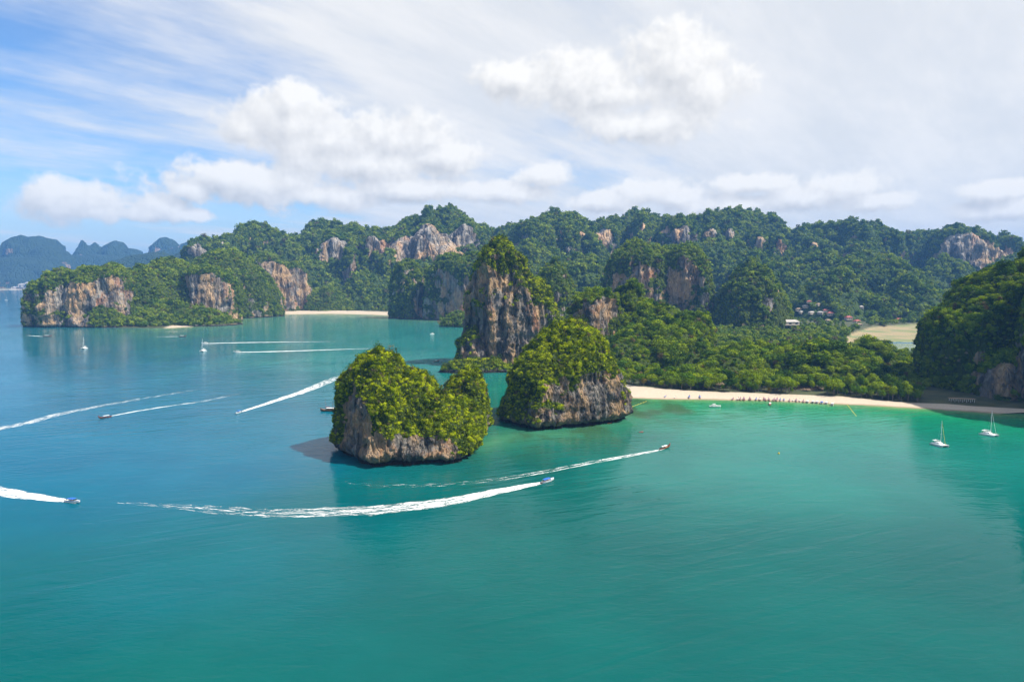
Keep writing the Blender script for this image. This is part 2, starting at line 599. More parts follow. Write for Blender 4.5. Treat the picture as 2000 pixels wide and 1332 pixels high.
def massif(name, domes, voxel, material, disp=3.0, dscale=14.0, flute=2.0, fscale=6.0, notch=0.0, veg_at=0.35, veg_noise=0.3,
           bare=(), lush=(), crowns=None, spacing=2.5, size=(1.2, 2.4), seed=1, foliage='vegetation', lift=0.1, floor=4.0, parent=None, steep_keep=1.0):
    V, F = [], []
    for i, d in enumerate(domes):
        d = dict(d); d.setdefault('seed', seed + i * 1.37)
        dome_mesh(V, F, **d)
    tmp = mesh_obj('build', V, F)
    md = tmp.modifiers.new('r', 'REMESH'); md.mode = 'VOXEL'; md.voxel_size = voxel
    dg = bpy.context.evaluated_depsgraph_get()
    ev = tmp.evaluated_get(dg); me0 = ev.to_mesh()
    n = len(me0.vertices)
    co = np.empty(n * 3, np.float32); me0.vertices.foreach_get('co', co); co = co.reshape(-1, 3).astype(float)
    nor = np.empty(n * 3, np.float32); me0.vertex_normals.foreach_get('vector', nor); nor = nor.reshape(-1, 3).astype(float)
    nq = len(me0.polygons)
    lv = np.empty(len(me0.loops), np.int32); me0.loops.foreach_get('vertex_index', lv)
    ls = np.empty(nq, np.int32); me0.polygons.foreach_get('loop_start', ls)
    lt = np.empty(nq, np.int32); me0.polygons.foreach_get('loop_total', lt)
    ev.to_mesh_clear()
    old = tmp.data; bpy.data.objects.remove(tmp); bpy.data.meshes.remove(old)
    ok = lt == 4
    quads = lv[ls[ok][:, None] + np.arange(4)]
    steep = sstep(np.abs(nor[:, 2]), 0.85, 0.35)
    off = seed * 11.1
    big = fbm(co / dscale * np.array([1, 1, .6]) + off, 4)
    fl = 1 - np.abs(perlin(co / fscale * np.array([1, 1, .12]) + off + 5)) * 2
    fl3 = 1 - np.abs(perlin(co / (fscale * .2) * np.array([1, 1, .3]) + off + 3)) * 2
    fl2 = 1 - np.abs(perlin(co / (fscale * .45) * np.array([1, 1, .16]) + off + 9)) * 2
    ledge = perlin(co / np.array([dscale * 1.5, dscale * 1.5, fscale * 1.1]) + off)
    d = disp * big + 0.28 * disp * perlin(co / (dscale * .3) + off + 21) + steep * (flute * (fl - 0.4) + 0.5 * flute * (fl2 - 0.4) + 0.5 * flute * ledge + 0.42 * flute * (fl3 - 0.4))
    if notch:
        d -= notch * 1.5 * np.exp(-((co[:, 2] - 1.0) / 3.0) ** 2) * steep
        d += notch * 0.5 * np.exp(-((co[:, 2] - 8) / 3.5) ** 2) * steep
    co2 = co + nor * d[:, None]
    me = np_mesh(name, co2, quads)
    n2 = np.empty(n * 3, np.float32); me.vertex_normals.foreach_get('vector', n2); n2 = n2.reshape(-1, 3).astype(float)
    score = 0.55 * nor[:, 2] + 0.45 * n2[:, 2] + 0.30 * perlin(co / (dscale * 0.38) * np.array([1, 1, .7]) + off) + veg_noise * fbm(co / (dscale * 1.1) + 40 + off, 3) + 0.12 * big
    for (px, py, Y, r, amt) in bare:
        c = np.array(at(px, py, Y)); rm = r * Y / FPX
        score -= amt * 1.1 * np.exp(-(((co - c) ** 2).sum(1)) / (rm * rm * 1.25))
    for (px, py, Y, r, amt) in lush:
        c = np.array(at(px, py, Y)); rm = r * Y / FPX
        score += amt * np.exp(-(((co - c) ** 2).sum(1)) / (rm * rm))
    veg = sstep(score, veg_at - 0.08, veg_at + 0.08) * sstep(co2[:, 2], floor - 1.5, floor + 1.5)
    add_attr(me, 'veg', veg)
    me.materials.append(material)
    o = bpy.data.objects.new(name, me); COL.objects.link(o)
    if parent: o.parent = parent
    print(name, n, 'verts')
    if crowns:
        rs = np.random.RandomState(int(seed * 100) % 9999)
        tri = np.concatenate([quads[:, [0, 1, 2]], quads[:, [0, 2, 3]]])
        a, b_, c_ = co2[tri[:, 0]], co2[tri[:, 1]], co2[tri[:, 2]]
        cr = np.cross(b_ - a, c_ - a); ar = np.linalg.norm(cr, axis=1) * .5
        mv = veg[tri].mean(1)
        mid = (a + b_ + c_) / 3
        view = CAMV - mid; view /= np.linalg.norm(view, axis=1)[:, None]
        nn = nor[tri].mean(1)
        face = (nn * view).sum(1)
        w = ar * mv * (face > -0.30) * (mid[:, 2] > 0.5)
        w = w * (0.30 + 0.95 * sstep(fbm(co2 / (spacing * 4.5) + off, 2), -0.45, 0.25))[tri[:, 0]]
        cnt = int(w.sum() / spacing ** 2)
        if cnt > 0:
            k = rs.choice(len(tri), cnt, p=w / w.sum())
            u = rs.rand(cnt); v = rs.rand(cnt); fl_ = u + v > 1; u[fl_] = 1 - u[fl_]; v[fl_] = 1 - v[fl_]
            p = a[k] + (b_[k] - a[k]) * u[:, None] + (c_[k] - a[k]) * v[:, None]
            sz = size[0] + (size[1] - size[0]) * rs.rand(cnt) ** 2.2
            flat_ = np.clip(nn[k][:, 2], 0, 1)
            sz *= 0.62 + 0.38 * flat_
            sz *= 0.66 + 0.62 * sstep(fbm(p / (spacing * 9) + off + 33, 2), -0.5, 0.5)
            tall = rs.rand(cnt) < 0.025 * flat_
            sz = np.where(tall, sz * 1.25, sz)
            p = p + nn[k] * (sz * lift)[:, None]; p[:, 2] += sz * (0.55 * rs.rand(cnt) + 0.3 * tall) * flat_
            fo = instancer(foliage, p, sz, crowns, o, rs)
            tag(fo, kind='stuff')
            print('   ', cnt, 'crowns')
    return o


D = dict
SAND_DUMMY = None
# ---- islet with the long green shoulder (nearest)
o = massif('limestone_islet', [
    D(px=742, py=688, Y=505, hw=104, depth=50, prof=[(0, 1), (.3, .98), (.55, .85), (.78, .58), (.92, .36), (1, 0)], cuts=((-0.80, -0.60, 31, 0.10),)),
    D(px=800, py=720, Y=505, hw=92, depth=44, prof=DOME),
    D(px=858, py=768, Y=500, hw=80, depth=40, prof=DOME),
    D(px=912, py=722, Y=562, hw=44, depth=26, prof=TOWER),
    D(px=905, py=770, Y=535, hw=44, depth=30, prof=DOME),
], 0.95, ROCK_NEAR, disp=3.2, dscale=15, flute=2.4, fscale=6, notch=3.2, veg_at=-0.22, veg_noise=0.30,
    bare=[(690, 815, 470, 46, 1.3), (665, 860, 475, 40, 0.9), (800, 885, 458, 42, 1.0), (860, 878, 465, 40, 0.9), (740, 905, 456, 46, 1.0), (930, 845, 545, 30, .8), (820, 715, 500, 18, .6)],
    lush=[(770, 800, 470, 70, 0.4), (860, 820, 475, 50, 0.4)],
    crowns=SHRUB, spacing=1.3, size=(0.8, 3.1), seed=1.0)
tag(o, 'nearest limestone islet, bright green, with a tall hump and a long low shoulder', 'islet')

# ---- rounder islet beside the beach
o = massif('limestone_islet', [
    D(px=1116, py=624, Y=628, hw=112, depth=50, prof=[(0, 1), (.3, .97), (.55, .86), (.75, .66), (.9, .40), (1, 0)], lean=(-18, 0)),
    D(px=1060, py=672, Y=610, hw=78, depth=42, prof=DOME, lean=(-4, 0)),
    D(px=1165, py=690, Y=630, hw=48, depth=40, prof=TOWER),
], 1.05, ROCK_NEAR, disp=3.2, dscale=17, flute=2.8, fscale=6.5, notch=3.6, veg_at=-0.10, veg_noise=0.42,
    bare=[(1150, 800, 585, 50, 0.75), (1192, 785, 595, 48, 1.0), (1085, 760, 575, 24, 0.8), (1030, 815, 580, 18, .5), (1100, 690, 590, 26, .5), (1075, 825, 577, 34, .8)],
    lush=[(1140, 720, 590, 50, 0.35), (1020, 760, 590, 40, .3)],
    crowns=SHRUB, spacing=1.35, size=(0.8, 3.1), seed=2.0)
tag(o, 'rounded limestone islet with pale overhanging foot, beside the end of the sandy beach', 'islet')

# ---- tall stack
o = massif('limestone_stack', [
    D(px=976, py=464, Y=1010, hw=108, depth=72, prof=STACK, lean=(24, 0), cuts=((-0.76, -0.65, 34, 0.02), (0.34, -0.94, 44, 0.16))),
    D(px=1014, py=500, Y=1015, hw=62, depth=64, prof=STACK, cuts=((0.34, -0.94, 46, 0.1),)), D(px=1042, py=538, Y=1018, hw=54, depth=58, prof=DOME, cuts=((0.34, -0.94, 44, 0.06),)),
    D(px=1066, py=580, Y=1020, hw=38, depth=50, prof=DOME),
    D(px=925, py=640, Y=1000, hw=34, depth=40, prof=DOME),
], 1.8, ROCK_STACK, disp=4.4, dscale=26, flute=5.2, fscale=11, notch=3.0, veg_at=0.16, veg_noise=0.42,
    bare=[(1000, 600, 950, 75, 0.6), (985, 690, 960, 50, 0.5)], lush=[(985, 495, 980, 40, .5), (1080, 570, 985, 30, .7), (1045, 528, 980, 30, .7), (1020, 505, 975, 24, .5)],
    crowns=SHRUB, spacing=2.1, size=(1.8, 4.6), seed=3.0)
tag(o, 'tallest limestone stack, green pointed top over a streaked orange and grey cliff', 'rock stack')
o = massif('rocky_point', [
    D(px=905, py=704, Y=930, hw=40, depth=24, prof=DOME), D(px=950, py=702, Y=935, hw=50, depth=24, prof=DOME),
    D(px=872, py=717, Y=925, hw=22, depth=14, prof=DOME), D(px=985, py=712, Y=930, hw=26, depth=16, prof=DOME),
], 1.3, ROCK_NEAR, disp=1.6, dscale=10, flute=1.0, fscale=5, notch=1.0, veg_at=0.35, crowns=SHRUB, spacing=2.0, size=(2.0, 4.5), seed=4.0, floor=4.0)
tag(o, 'low rocky point with bushes at the foot of the tallest stack', 'rocks')

for k_, (px_, py_, Y_, hw_, lab_) in enumerate([(950, 829, 595, 8, 'small dark rock in the channel between the two islets'), (962, 836, 585, 4, 'smallest rock in the channel between the two islets'),
                                               (52, 619, 1950, 9, 'low flat rock in the sea off the tip of the far headland')]):
    o = massif('sea_rock', [D(px=px_, py=py_, Y=Y_, hw=hw_, depth=hw_ * Y_ / FPX * 1.2, prof=TOWER, z0=-3, lobes=.3)], max(.5, Y_ / 1300), ROCK_NEAR, disp=.8, dscale=5, flute=.5, fscale=3, veg_at=3.0, seed=60.0 + k_)
    tag(o, lab_, 'rock')
o = massif('earth_bank', [D(px=1580, py=755, Y=764, hw=34, depth=12, prof=TOWER, z0=-2, lobes=.2)], .8, plain('tan_earth', (0.17, 0.115, 0.07), .9, .4, 0, .5), disp=1.0, dscale=8, flute=1.2, fscale=4, veg_at=.75, seed=66.0)
tag(o, 'bare tan earth bank under the trees at the back of the sand', 'bank')

# ---- knobs between the stack and the wood
o = massif('hill', [
    D(px=1168, py=565, Y=1060, hw=58, depth=46, prof=TOWER, cuts=((0.55, -0.83, 27, 0.05),)),
    D(px=1228, py=545, Y=1110, hw=52, depth=50, prof=[(0, 1), (.4, .8), (.7, .55), (.9, .33), (1, 0)]),
    D(px=1275, py=592, Y=1080, hw=90, depth=90, prof=DOME),
    D(px=1345, py=612, Y=1020, hw=50, depth=50, prof=TOWER),
    D(px=1290, py=630, Y=980, hw=120, depth=90, prof=DOME),
    D(px=1225, py=655, Y=940, hw=60, depth=60, prof=DOME),
], 2.4, ROCK_STACK, disp=4.5, dscale=26, flute=3.2, fscale=10, veg_at=-0.12, bare=[(1185, 605, 1030, 26, 1.0), (1150, 615, 1030, 22, .8), (1258, 560, 1095, 10, .8), (1345, 640, 985, 16, .5)],
    crowns=WOODC, spacing=4.0, size=(2.6, 9.0), seed=5.0, foliage='forest')
tag(o, kind='structure')
# ---- wooded mound behind the beach
o = massif('hill', [
    D(px=1590, py=680, Y=890, hw=150, depth=95, prof=[(0, 1), (.4, .85), (.7, .62), (.9, .36), (1, 0)]),
    D(px=1480, py=680, Y=930, hw=110, depth=90, prof=DOME),
    D(px=1705, py=668, Y=930, hw=42, depth=40, prof=DOME),
    D(px=1420, py=690, Y=860, hw=70, depth=60, prof=DOME),
], 3.0, ROCK_STACK, disp=4.0, dscale=26, flute=1.5, fscale=10, veg_at=-0.5, crowns=WOODC, spacing=4.4, size=(3.2, 10.0), seed=6.0, foliage='forest', floor=1.0, lift=0.35)
tag(o, kind='structure')

# ---- headland in shade at the right
o = massif('headland', [
    D(px=1866, py=604, Y=785, hw=44, depth=60, prof=[(0, 1), (.8, .97), (.93, .8), (.98, .5), (1, 0)], lobes=.07),
    D(px=1905, py=566, Y=790, hw=52, depth=75, prof=TOWER),
    D(px=1950, py=526, Y=800, hw=68, depth=90, prof=TOWER),
    D(px=2030, py=508, Y=810, hw=120, depth=110, prof=TOWER),
    D(px=2160, py=420, Y=830, hw=200, depth=140, prof=DOME),
    D(px=2330, py=330, Y=800, hw=260, depth=160, prof=DOME),
    D(px=1960, py=690, Y=720, hw=50, depth=40, prof=DOME),
    D(px=2290, py=320, Y=665, hw=230, depth=90, prof=TOWER), D(px=2420, py=330, Y=610, hw=270, depth=90, prof=TOWER),
], 2.4, ROCK_STACK, disp=5.0, dscale=30, flute=3.5, fscale=11, veg_at=-0.36, veg_noise=0.3, bare=[(1985, 720, 690, 60, 1.0), (1930, 730, 700, 34, .7)],
    crowns=WOODC, spacing=3.8, size=(2.6, 8.0), seed=7.0, foliage='forest')
tag(o, kind='structure')

# ---- headland at the far left
o = massif('headland', [
    D(px=82, py=548, Y=1815, hw=24, depth=60, prof=TOWER),
    D(px=120, py=528, Y=1820, hw=44, depth=80, prof=TOWER),
    D(px=178, py=520, Y=1830, hw=44, depth=80, prof=TOWER),
    D(px=215, py=517, Y=1840, hw=32, depth=80, prof=TOWER, cuts=((0.25, -0.97, 60, 0.02),)),
    D(px=150, py=610, Y=1760, hw=24, depth=26, prof=DOME), D(px=200, py=598, Y=1770, hw=62, depth=46, prof=CONE), D(px=290, py=605, Y=1790, hw=90, depth=50, prof=CONE),
    D(px=390, py=600, Y=1830, hw=80, depth=60, prof=CONE),
], 3.4, ROCK_MID, disp=6.0, dscale=40, flute=6.0, fscale=17, notch=3.0, veg_at=0.02, bare=[(210, 565, 1770, 45, .6), (150, 625, 1735, 18, 1.0), (120, 590, 1745, 45, .45)],
    crowns=FARC, spacing=5.2, size=(5.0, 9.0), seed=8.0, foliage='forest')
tag(o, kind='structure')
o = massif('hill', [
    D(px=275, py=520, Y=1960, hw=80, depth=120, prof=DOME),
    D(px=335, py=505, Y=2040, hw=90, depth=140, prof=DOME),
    D(px=400, py=520, Y=1990, hw=62, depth=90, prof=TOWER, cuts=((0.35, -0.94, 55, 0.05), (-0.75, -0.66, 50, 0.0))),
    D(px=440, py=487, Y=2250, hw=105, depth=150, prof=DOME),
    D(px=520, py=498, Y=2500, hw=60, depth=100, prof=TOWER, cuts=((0.30, -0.95, 55, 0.03),)),
    D(px=575, py=512, Y=2540, hw=30, depth=70, prof=TOWER, cuts=((0.40, -0.92, 35, 0.0),)),
    D(px=450, py=590, Y=2180, hw=50, depth=50, prof=CONE), D(px=330, py=590, Y=1880, hw=90, depth=60, prof=DOME),
    D(px=640, py=560, Y=2600, hw=80, depth=120, prof=CONE),
], 4.4, ROCK_MID, disp=8.0, dscale=55, flute=6.5, fscale=20, veg_at=-0.05, bare=[(530, 555, 2435, 46, .9), (410, 560, 1935, 45, .5), (580, 560, 2490, 24, .8)],
    crowns=FARC, spacing=6.4, size=(5.5, 10.0), seed=9.0, foliage='forest')
tag(o, kind='structure')

# ---- karst walls round the bay and in the middle distance
o = massif('hill', [
    D(px=797, py=508, Y=2150, hw=36, depth=60, prof=TOWER),
    D(px=885, py=498, Y=2080, hw=56, depth=110, prof=TOWER, cuts=((-0.35, -0.94, 60, 0.02),)),
    D(px=845, py=520, Y=2250, hw=60, depth=80, prof=DOME), D(px=940, py=490, Y=2100, hw=60, depth=110, prof=TOWER),
    D(px=1085, py=505, Y=1560, hw=42, depth=70, prof=DOME),
], 4.2, ROCK_MID, disp=7.0, dscale=45, flute=6.0, fscale=18, veg_at=-0.02, bare=[(890, 590, 1980, 40, .5)], crowns=FARC, spacing=6.2, size=(5.5, 10), seed=10.0, foliage='forest')
tag(o, kind='structure')
o = massif('wooded_point', [
    D(px=898, py=610, Y=1790, hw=34, depth=40, prof=DOME), D(px=875, py=622, Y=1775, hw=18, depth=20, prof=DOME),
], 2.6, ROCK_MID, disp=3.0, dscale=20, flute=2.0, fscale=9, veg_at=0.1, crowns=FARC, spacing=4.6, size=(4.5, 7.5), seed=11.0, foliage='forest', floor=3)
tag(o, 'small bright wooded point jutting into the bay behind the tall stack', 'point')
o = massif('hill', [
    D(px=1245, py=474, Y=1760, hw=62, depth=110, prof=TOWER, cuts=((-0.45, -0.89, 70, 0.0),)),
    D(px=1290, py=480, Y=1800, hw=60, depth=100, prof=TOWER),
    D(px=1335, py=478, Y=1740, hw=58, depth=110, prof=TOWER, cuts=((-0.40, -0.91, 66, 0.0),)),
    D(px=1470, py=515, Y=1660, hw=74, depth=110, prof=[(0, 1), (.4, .85), (.7, .65), (.88, .42), (1, 0)]),
    D(px=1300, py=600, Y=1600, hw=120, depth=120, prof=CONE),
], 3.8, ROCK_MID, disp=7.0, dscale=42, flute=5.5, fscale=17, veg_at=-0.05, bare=[(1500, 590, 1560, 14, 1.0), (1345, 540, 1650, 40, .4), (1240, 540, 1660, 34, .4)],
    crowns=FARC, spacing=5.4, size=(5, 9.5), seed=12.0, foliage='forest')
tag(o, kind='structure')

# ---- the long ridge, hill by hill
RK = D(disp=12.0, dscale=70, flute=12.0, fscale=32, veg_at=0.02, veg_noise=0.24, crowns=FARC, spacing=9.0, size=(6.0, 16.0), foliage='forest', floor=2.0)
SKYLINE = np.array([(380, 492), (395, 474), (405, 464), (440, 452), (480, 433), (500, 428), (530, 434), (565, 450), (590, 444), (620, 426), (645, 420), (670, 429), (690, 437), (720, 438), (760, 432), (790, 425),
                    (810, 412), (840, 398), (868, 388), (890, 398), (910, 416), (930, 432), (980, 433), (1020, 429), (1045, 412), (1085, 406), (1120, 410), (1150, 420), (1180, 420), (1210, 411), (1250, 402), (1290, 412),
                    (1340, 413), (1375, 409), (1400, 398), (1450, 395), (1490, 402), (1505, 416), (1530, 442), (1560, 438), (1600, 430), (1630, 425), (1660, 419), (1700, 425), (1725, 440), (1745, 451), (1790, 449),
                    (1830, 443), (1870, 436), (1900, 440), (1930, 444), (1960, 448), (1985, 456), (2010, 470), (2110, 474)], float)
# pale cliff faces: pixel column, top, bottom, half width
CLIFFS = [(398, 466, 492, 12), (445, 458, 474, 10), (655, 456, 500, 20), (735, 452, 490, 11), (787, 458, 502, 22), (838, 442, 500, 26), (872, 470, 502, 18), (908, 430, 494, 18), (760, 462, 490, 9), (700, 470, 490, 8),
          (1100, 448, 472, 12), (1127, 438, 474, 11), (1178, 438, 472, 13), (1152, 446, 470, 8), (1250, 420, 448, 8), (1297, 436, 456, 8), (1328, 426, 470, 13), (1392, 448, 464, 8), (1425, 450, 464, 6),
          (1475, 450, 476, 10), (1512, 456, 480, 10), (1735, 448, 476, 8), (1660, 448, 466, 8), (1590, 462, 480, 8), (1868, 444, 506, 20), (1903, 448, 508, 14), (1945, 488, 516, 20)]
rsk = np.random.RandomState(5)
FOOT = [[(600, 500, 2800, 120, 200, CONE), (500, 490, 2900, 110, 160, CONE)],
        [(740, 530, 2700, 150, 160, CONE), (830, 510, 2750, 100, 150, DOME)],
        [(1040, 480, 2700, 140, 180, DOME), (1130, 500, 2300, 90, 150, DOME), (1000, 500, 2500, 110, 150, DOME)],
        [(1400, 474, 2600, 150, 200, DOME), (1300, 480, 2700, 110, 160, DOME), (1480, 492, 2500, 60, 120, DOME), (1540, 502, 2350, 140, 200, CONE)],
        [(1600, 490, 2500, 90, 180, DOME), (1700, 494, 2350, 110, 200, DOME), (1640, 534, 2080, 120, 170, CONE), (1780, 544, 2000, 120, 160, CONE), (1750, 520, 2250, 90, 150, DOME)],
        [(1850, 500, 2500, 130, 180, CONE), (1950, 540, 2200, 150, 200, CONE), (1980, 500, 2600, 110, 160, CONE)]]
for i, (pa, pb) in enumerate([(395, 690), (690, 935), (935, 1215), (1215, 1530), (1530, 1770), (1770, 2110)]):
    dm, br = [], []
    px = pa + 6.0
    while px < pb:
        y_ = np.interp(px, SKYLINE[:, 0], SKYLINE[:, 1])
        Y_ = 3080 + 110 * math.sin(px * .021 + 1) + 60 * rsk.normal()
        dm.append(D(px=px, py=y_ + 5 + 5 * rsk.rand(), Y=Y_, hw=30 + 16 * rsk.rand(), depth=110 + 60 * rsk.rand(), prof=(DOME, TOWER, DOME)[rsk.randint(3)], lobes=.2))
        if rsk.rand() < .75:       # lower buttresses in front
            dm.append(D(px=px + 8 * rsk.normal(), py=y_ + 24 + 34 * rsk.rand(), Y=Y_ - 150 - 120 * rsk.rand(), hw=14 + 16 * rsk.rand(), depth=70 + 40 * rsk.rand(), prof=(TOWER, DOME)[rsk.randint(2)], lobes=.25))
        px += 17 + 8 * rsk.rand()
    for (cx_, ct, cb_, chw) in CLIFFS:
        if pa <= cx_ < pb:
            Yc = 2890 + 30 * rsk.normal()
            dm.append(D(px=cx_, py=ct - 3, Y=Yc, hw=chw * 1.7, depth=150, prof=TOWER, cuts=((0.30, -0.95, 92, 0.0),), lobes=.16))
            for yy in np.linspace(ct + 5, cb_ - 5, 3):
                br.append((cx_, yy, Yc - 96, max(chw, (cb_ - ct) * .3) * 0.85, 1.0))
            for sg in (-1, 1):
                dm.append(D(px=cx_ + sg * chw * 1.15, py=ct + 3 + 8 * rsk.rand(), Y=Yc + 12 * rsk.normal(), hw=chw * 1.2, depth=140, prof=TOWER, cuts=((0.30, -0.95, 84, 0.0),), lobes=.18))
                br.append((cx_ + sg * chw, (ct + cb_) / 2 + 3, Yc - 90, chw * .7, .8))
            dm.append(D(px=cx_, py=cb_ + 3, Y=Yc - 110, hw=chw * 2.2, depth=80, prof=CONE))
    dm += [D(px=a, py=b, Y=c, hw=d, depth=e, prof=f, lobes=.22) for (a, b, c, d, e, f) in FOOT[i]]
    o = massif('hill', dm, 7.5, ROCK_FAR, seed=20.0 + i * 1.7, bare=br, **RK)
    tag(o, kind='structure')

# ---- blue mountains far across the water
for i, rd in enumerate([
    [(-60, 470, 7700, 90, 500, DOME), (40, 462, 7700, 60, 500, RIDGE), (78, 458, 7800, 52, 500, RIDGE), (100, 475, 7700, 60, 450, DOME), (20, 500, 7400, 150, 350, DOME), (60, 470, 7650, 20, 300, TOWER)],
    [(160, 470, 8300, 44, 400, CONE), (185, 474, 8400, 50, 400, CONE), (226, 471, 8400, 24, 300, TOWER), (255, 480, 8400, 36, 300, DOME), (180, 496, 8000, 140, 350, DOME)],
    [(325, 462, 8700, 27, 300, TOWER), (385, 466, 8600, 34, 300, TOWER), (350, 485, 8000, 130, 400, DOME), (420, 480, 8000, 120, 400, DOME)],
    [(290, 493, 6000, 120, 400, DOME), (380, 485, 5600, 80, 400, DOME), (200, 520, 7000, 120, 300, CONE), (10, 522, 7300, 90, 200, DOME), (100, 535, 7300, 90, 200, DOME)],
]):
    o = massif('mountain', [D(px=a, py=b, Y=c, hw=d, depth=e, prof=f, lobes=0.25, z0=-20) for (a, b, c, d, e, f) in rd], 24.0, ROCK_BLUE,
               disp=36, dscale=300, flute=26, fscale=90, veg_at=0.22, veg_noise=0.25, seed=40.0 + i)
    tag(o, kind='structure')

# ------------------------------------------------------------------ land
g2 = lambda pts: [tuple(ground(x, y))[:2] for x, y in pts]
BEACH_W = g2([(1204, 770), (1212, 777), (1300, 780), (1400, 781), (1500, 783), (1600, 788), (1700, 792), (1800, 798), (1900, 804), (2000, 812), (2150, 832)])
BEACH_T = g2([(1150, 747), (1205, 751), (1240, 758), (1300, 765), (1350, 768), (1400, 770), (1450, 771), (1550, 775), (1650, 779), (1700, 784), (1760, 789), (1800, 791), (1850, 793), (1900, 797), (2000, 803), (2150, 822)])
BAY_W = g2([(335, 641), (430, 634), (475, 622), (520, 615), (640, 613), (720, 614.5), (785, 618), (852, 625)])
BAY_T = g2([(335, 638), (430, 630), (478, 615), (530, 607), (640, 608), (720, 610.5), (790, 613), (860, 619)])
BEACH_W0 = [(x + 2, y - 30) for x, y in BEACH_W]      # sand runs on under the water
BAY_W0 = [(x, y - 160) for x, y in BAY_W]
SHORE = BEACH_W + [(900, 560), (2800, 560), (2800, 4600), (-2100, 4600), (-1750, 2700)] + g2([(130, 606), (110, 625), (150, 637), (230, 640), (300, 641)]) + BAY_W + \
    g2([(860, 636), (905, 636), (925, 660), (895, 702), (960, 722), (1010, 722), (1090, 712), (1160, 745)])
MUD = g2([(1640, 690), (1660, 655), (1700, 641), (1820, 633), (1960, 636), (1960, 668), (1700, 669)])
POND = g2([(1690, 668), (1960, 668), (1960, 696), (1700, 694)])

ys = 640 * (4600 / 640) ** np.linspace(0, 1, 270)
xs = np.linspace(-0.86, 1.15, 400)
LX = (ys[:, None] * xs[None, :]).ravel(); LY = np.repeat(ys, len(xs))
LP = np.stack([LX, LY, np.zeros_like(LX)], 1)


def land_height(P):
    ins = inside(P, SHORE)
    sd = seg_dist(P, SHORE, True) * np.where(ins, 1, -1)
    sand = np.zeros(len(P))
    for poly, wd in ((BEACH_W0 + BEACH_T[::-1], 10.0), (BAY_W0 + BAY_T[::-1], 36.0)):
        sand = np.maximum(sand, np.clip(seg_dist(P, poly, True) * np.where(inside(P, poly), 1, -1) / wd + 0.5, 0, 1))
    z = np.where(sd > 0, 3.2 * (1 - np.exp(-sd / 22)), np.maximum(sd * 0.07, -5))
    z += np.where(sd > 30, 1.6 * np.clip((sd - 30) / 80, 0, 1) * (1 + fbm(np.stack([P[:, 0] / 90, P[:, 1] / 90, P[:, 0] * 0], 1), 3)), 0)
    mud = inside(P, MUD); pond = inside(P, POND)
    z = np.where(mud, 0.35, z); z = np.where(pond, -1.0, z)
    return z, sd, sand, mud | pond


LZ, LSD, LSAND, LMUD = land_height(LP)
LP[:, 2] = LZ
ny_, nx_ = len(ys), len(xs)
idx = np.arange(ny_ * nx_).reshape(ny_, nx_)
q = np.stack([idx[:-1, :-1], idx[:-1, 1:], idx[1:, 1:], idx[1:, :-1]], -1).reshape(-1, 4)
keep = LSD[q].max(1) > -60
me = np_mesh('ground', LP, q[keep])
add_attr(me, 'sand', LSAND); add_attr(me, 'mud', LMUD.astype(float))
m, T = mat('beach_ground')
geo = T.n('ShaderNodeNewGeometry'); P_ = geo.outputs['Position']
sa = T.n('ShaderNodeAttribute', attribute_name='sand'); mu = T.n('ShaderNodeAttribute', attribute_name='mud')
n1 = T.noise(P_, 0.05, 5.0, 0.6); n2 = T.noise(P_, 0.6, 4.0, 0.6)
floor_c = T.mix(T.step(n1, 0.35, 0.65), (0.030, 0.045, 0.012), (0.07, 0.075, 0.025))
sand_c = T.mix(T.step(n2, 0.3, 0.7), (0.43, 0.36, 0.27), (0.52, 0.44, 0.335))
sp = T.n('ShaderNodeSeparateXYZ'); T.link(P_, sp.inputs[0])
sand_c = T.mix(T.step(T.m('MULTIPLY_ADD', n1, 0.7, sp.outputs[2]), 1.1, 0.5), sand_c, (0.28, 0.215, 0.135))
mud_c = T.mix(T.step(T.noise(P_, 0.012, 4.0), 0.42, 0.6), (0.30, 0.235, 0.125), (0.17, 0.195, 0.075))
c = T.mix(T.step(sa.outputs['Fac'], 0.3, 0.7), floor_c, sand_c)
c = T.mix(mu.outputs['Fac'], c, mud_c)
b = T.n('ShaderNodeBsdfPrincipled'); T.link(c, b.inputs['Base Color']); b.inputs['Roughness'].default_value = 0.9
bp = T.n('ShaderNodeBump'); bp.inputs['Distance'].default_value = 0.4; bp.inputs['Strength'].default_value = 0.6
T.link(n2, bp.inputs['Height']); T.link(bp.outputs[0], b.inputs['Normal'])
oo = T.n('ShaderNodeOutputMaterial'); T.link(b.outputs[0], oo.inputs[0])
me.materials.append(m)
land = bpy.data.objects.new('ground', me); COL.objects.link(land)
tag(land, kind='structure')

# far shore across the water
V, F = [], []
fs = [(-3200, 6900), (-5200, 6600)]
xs2 = np.linspace(-9000, 200, 120)
rows = [(0, -2.0), (18, 0.4), (60, 3.0), (140, 6.0), (1500, 30.0), (3000, 60.0)]
for (dy, z) in rows:
    for x in xs2:
        sh = 6650 + 120 * math.sin(x / 900.0) + 40 * math.sin(x / 260.0) + (0.25 * (x + 5200) if x > -5200 else 0) * 0.3
        V.append((x, sh + dy, z))
nX = len(xs2)
for i in range(len(rows) - 1):
    for k in range(nX - 1):
        F.append((i * nX + k, i * nX + k + 1, (i + 1) * nX + k + 1, (i + 1) * nX + k))
m, T = mat('far_shore_ground')
geo = T.n('ShaderNodeNewGeometry'); sp = T.n('ShaderNodeSeparateXYZ'); T.link(geo.outputs['Position'], sp.inputs[0])
n1 = T.noise(geo.outputs['Position'], 0.006, 6.0, 0.65)
c = T.mix(T.step(n1, 0.35, 0.65), (0.03, 0.055, 0.02), (0.075, 0.11, 0.04))
c = T.mix(T.step(sp.outputs[2], 4.5, 3.0), c, (0.66, 0.56, 0.42))
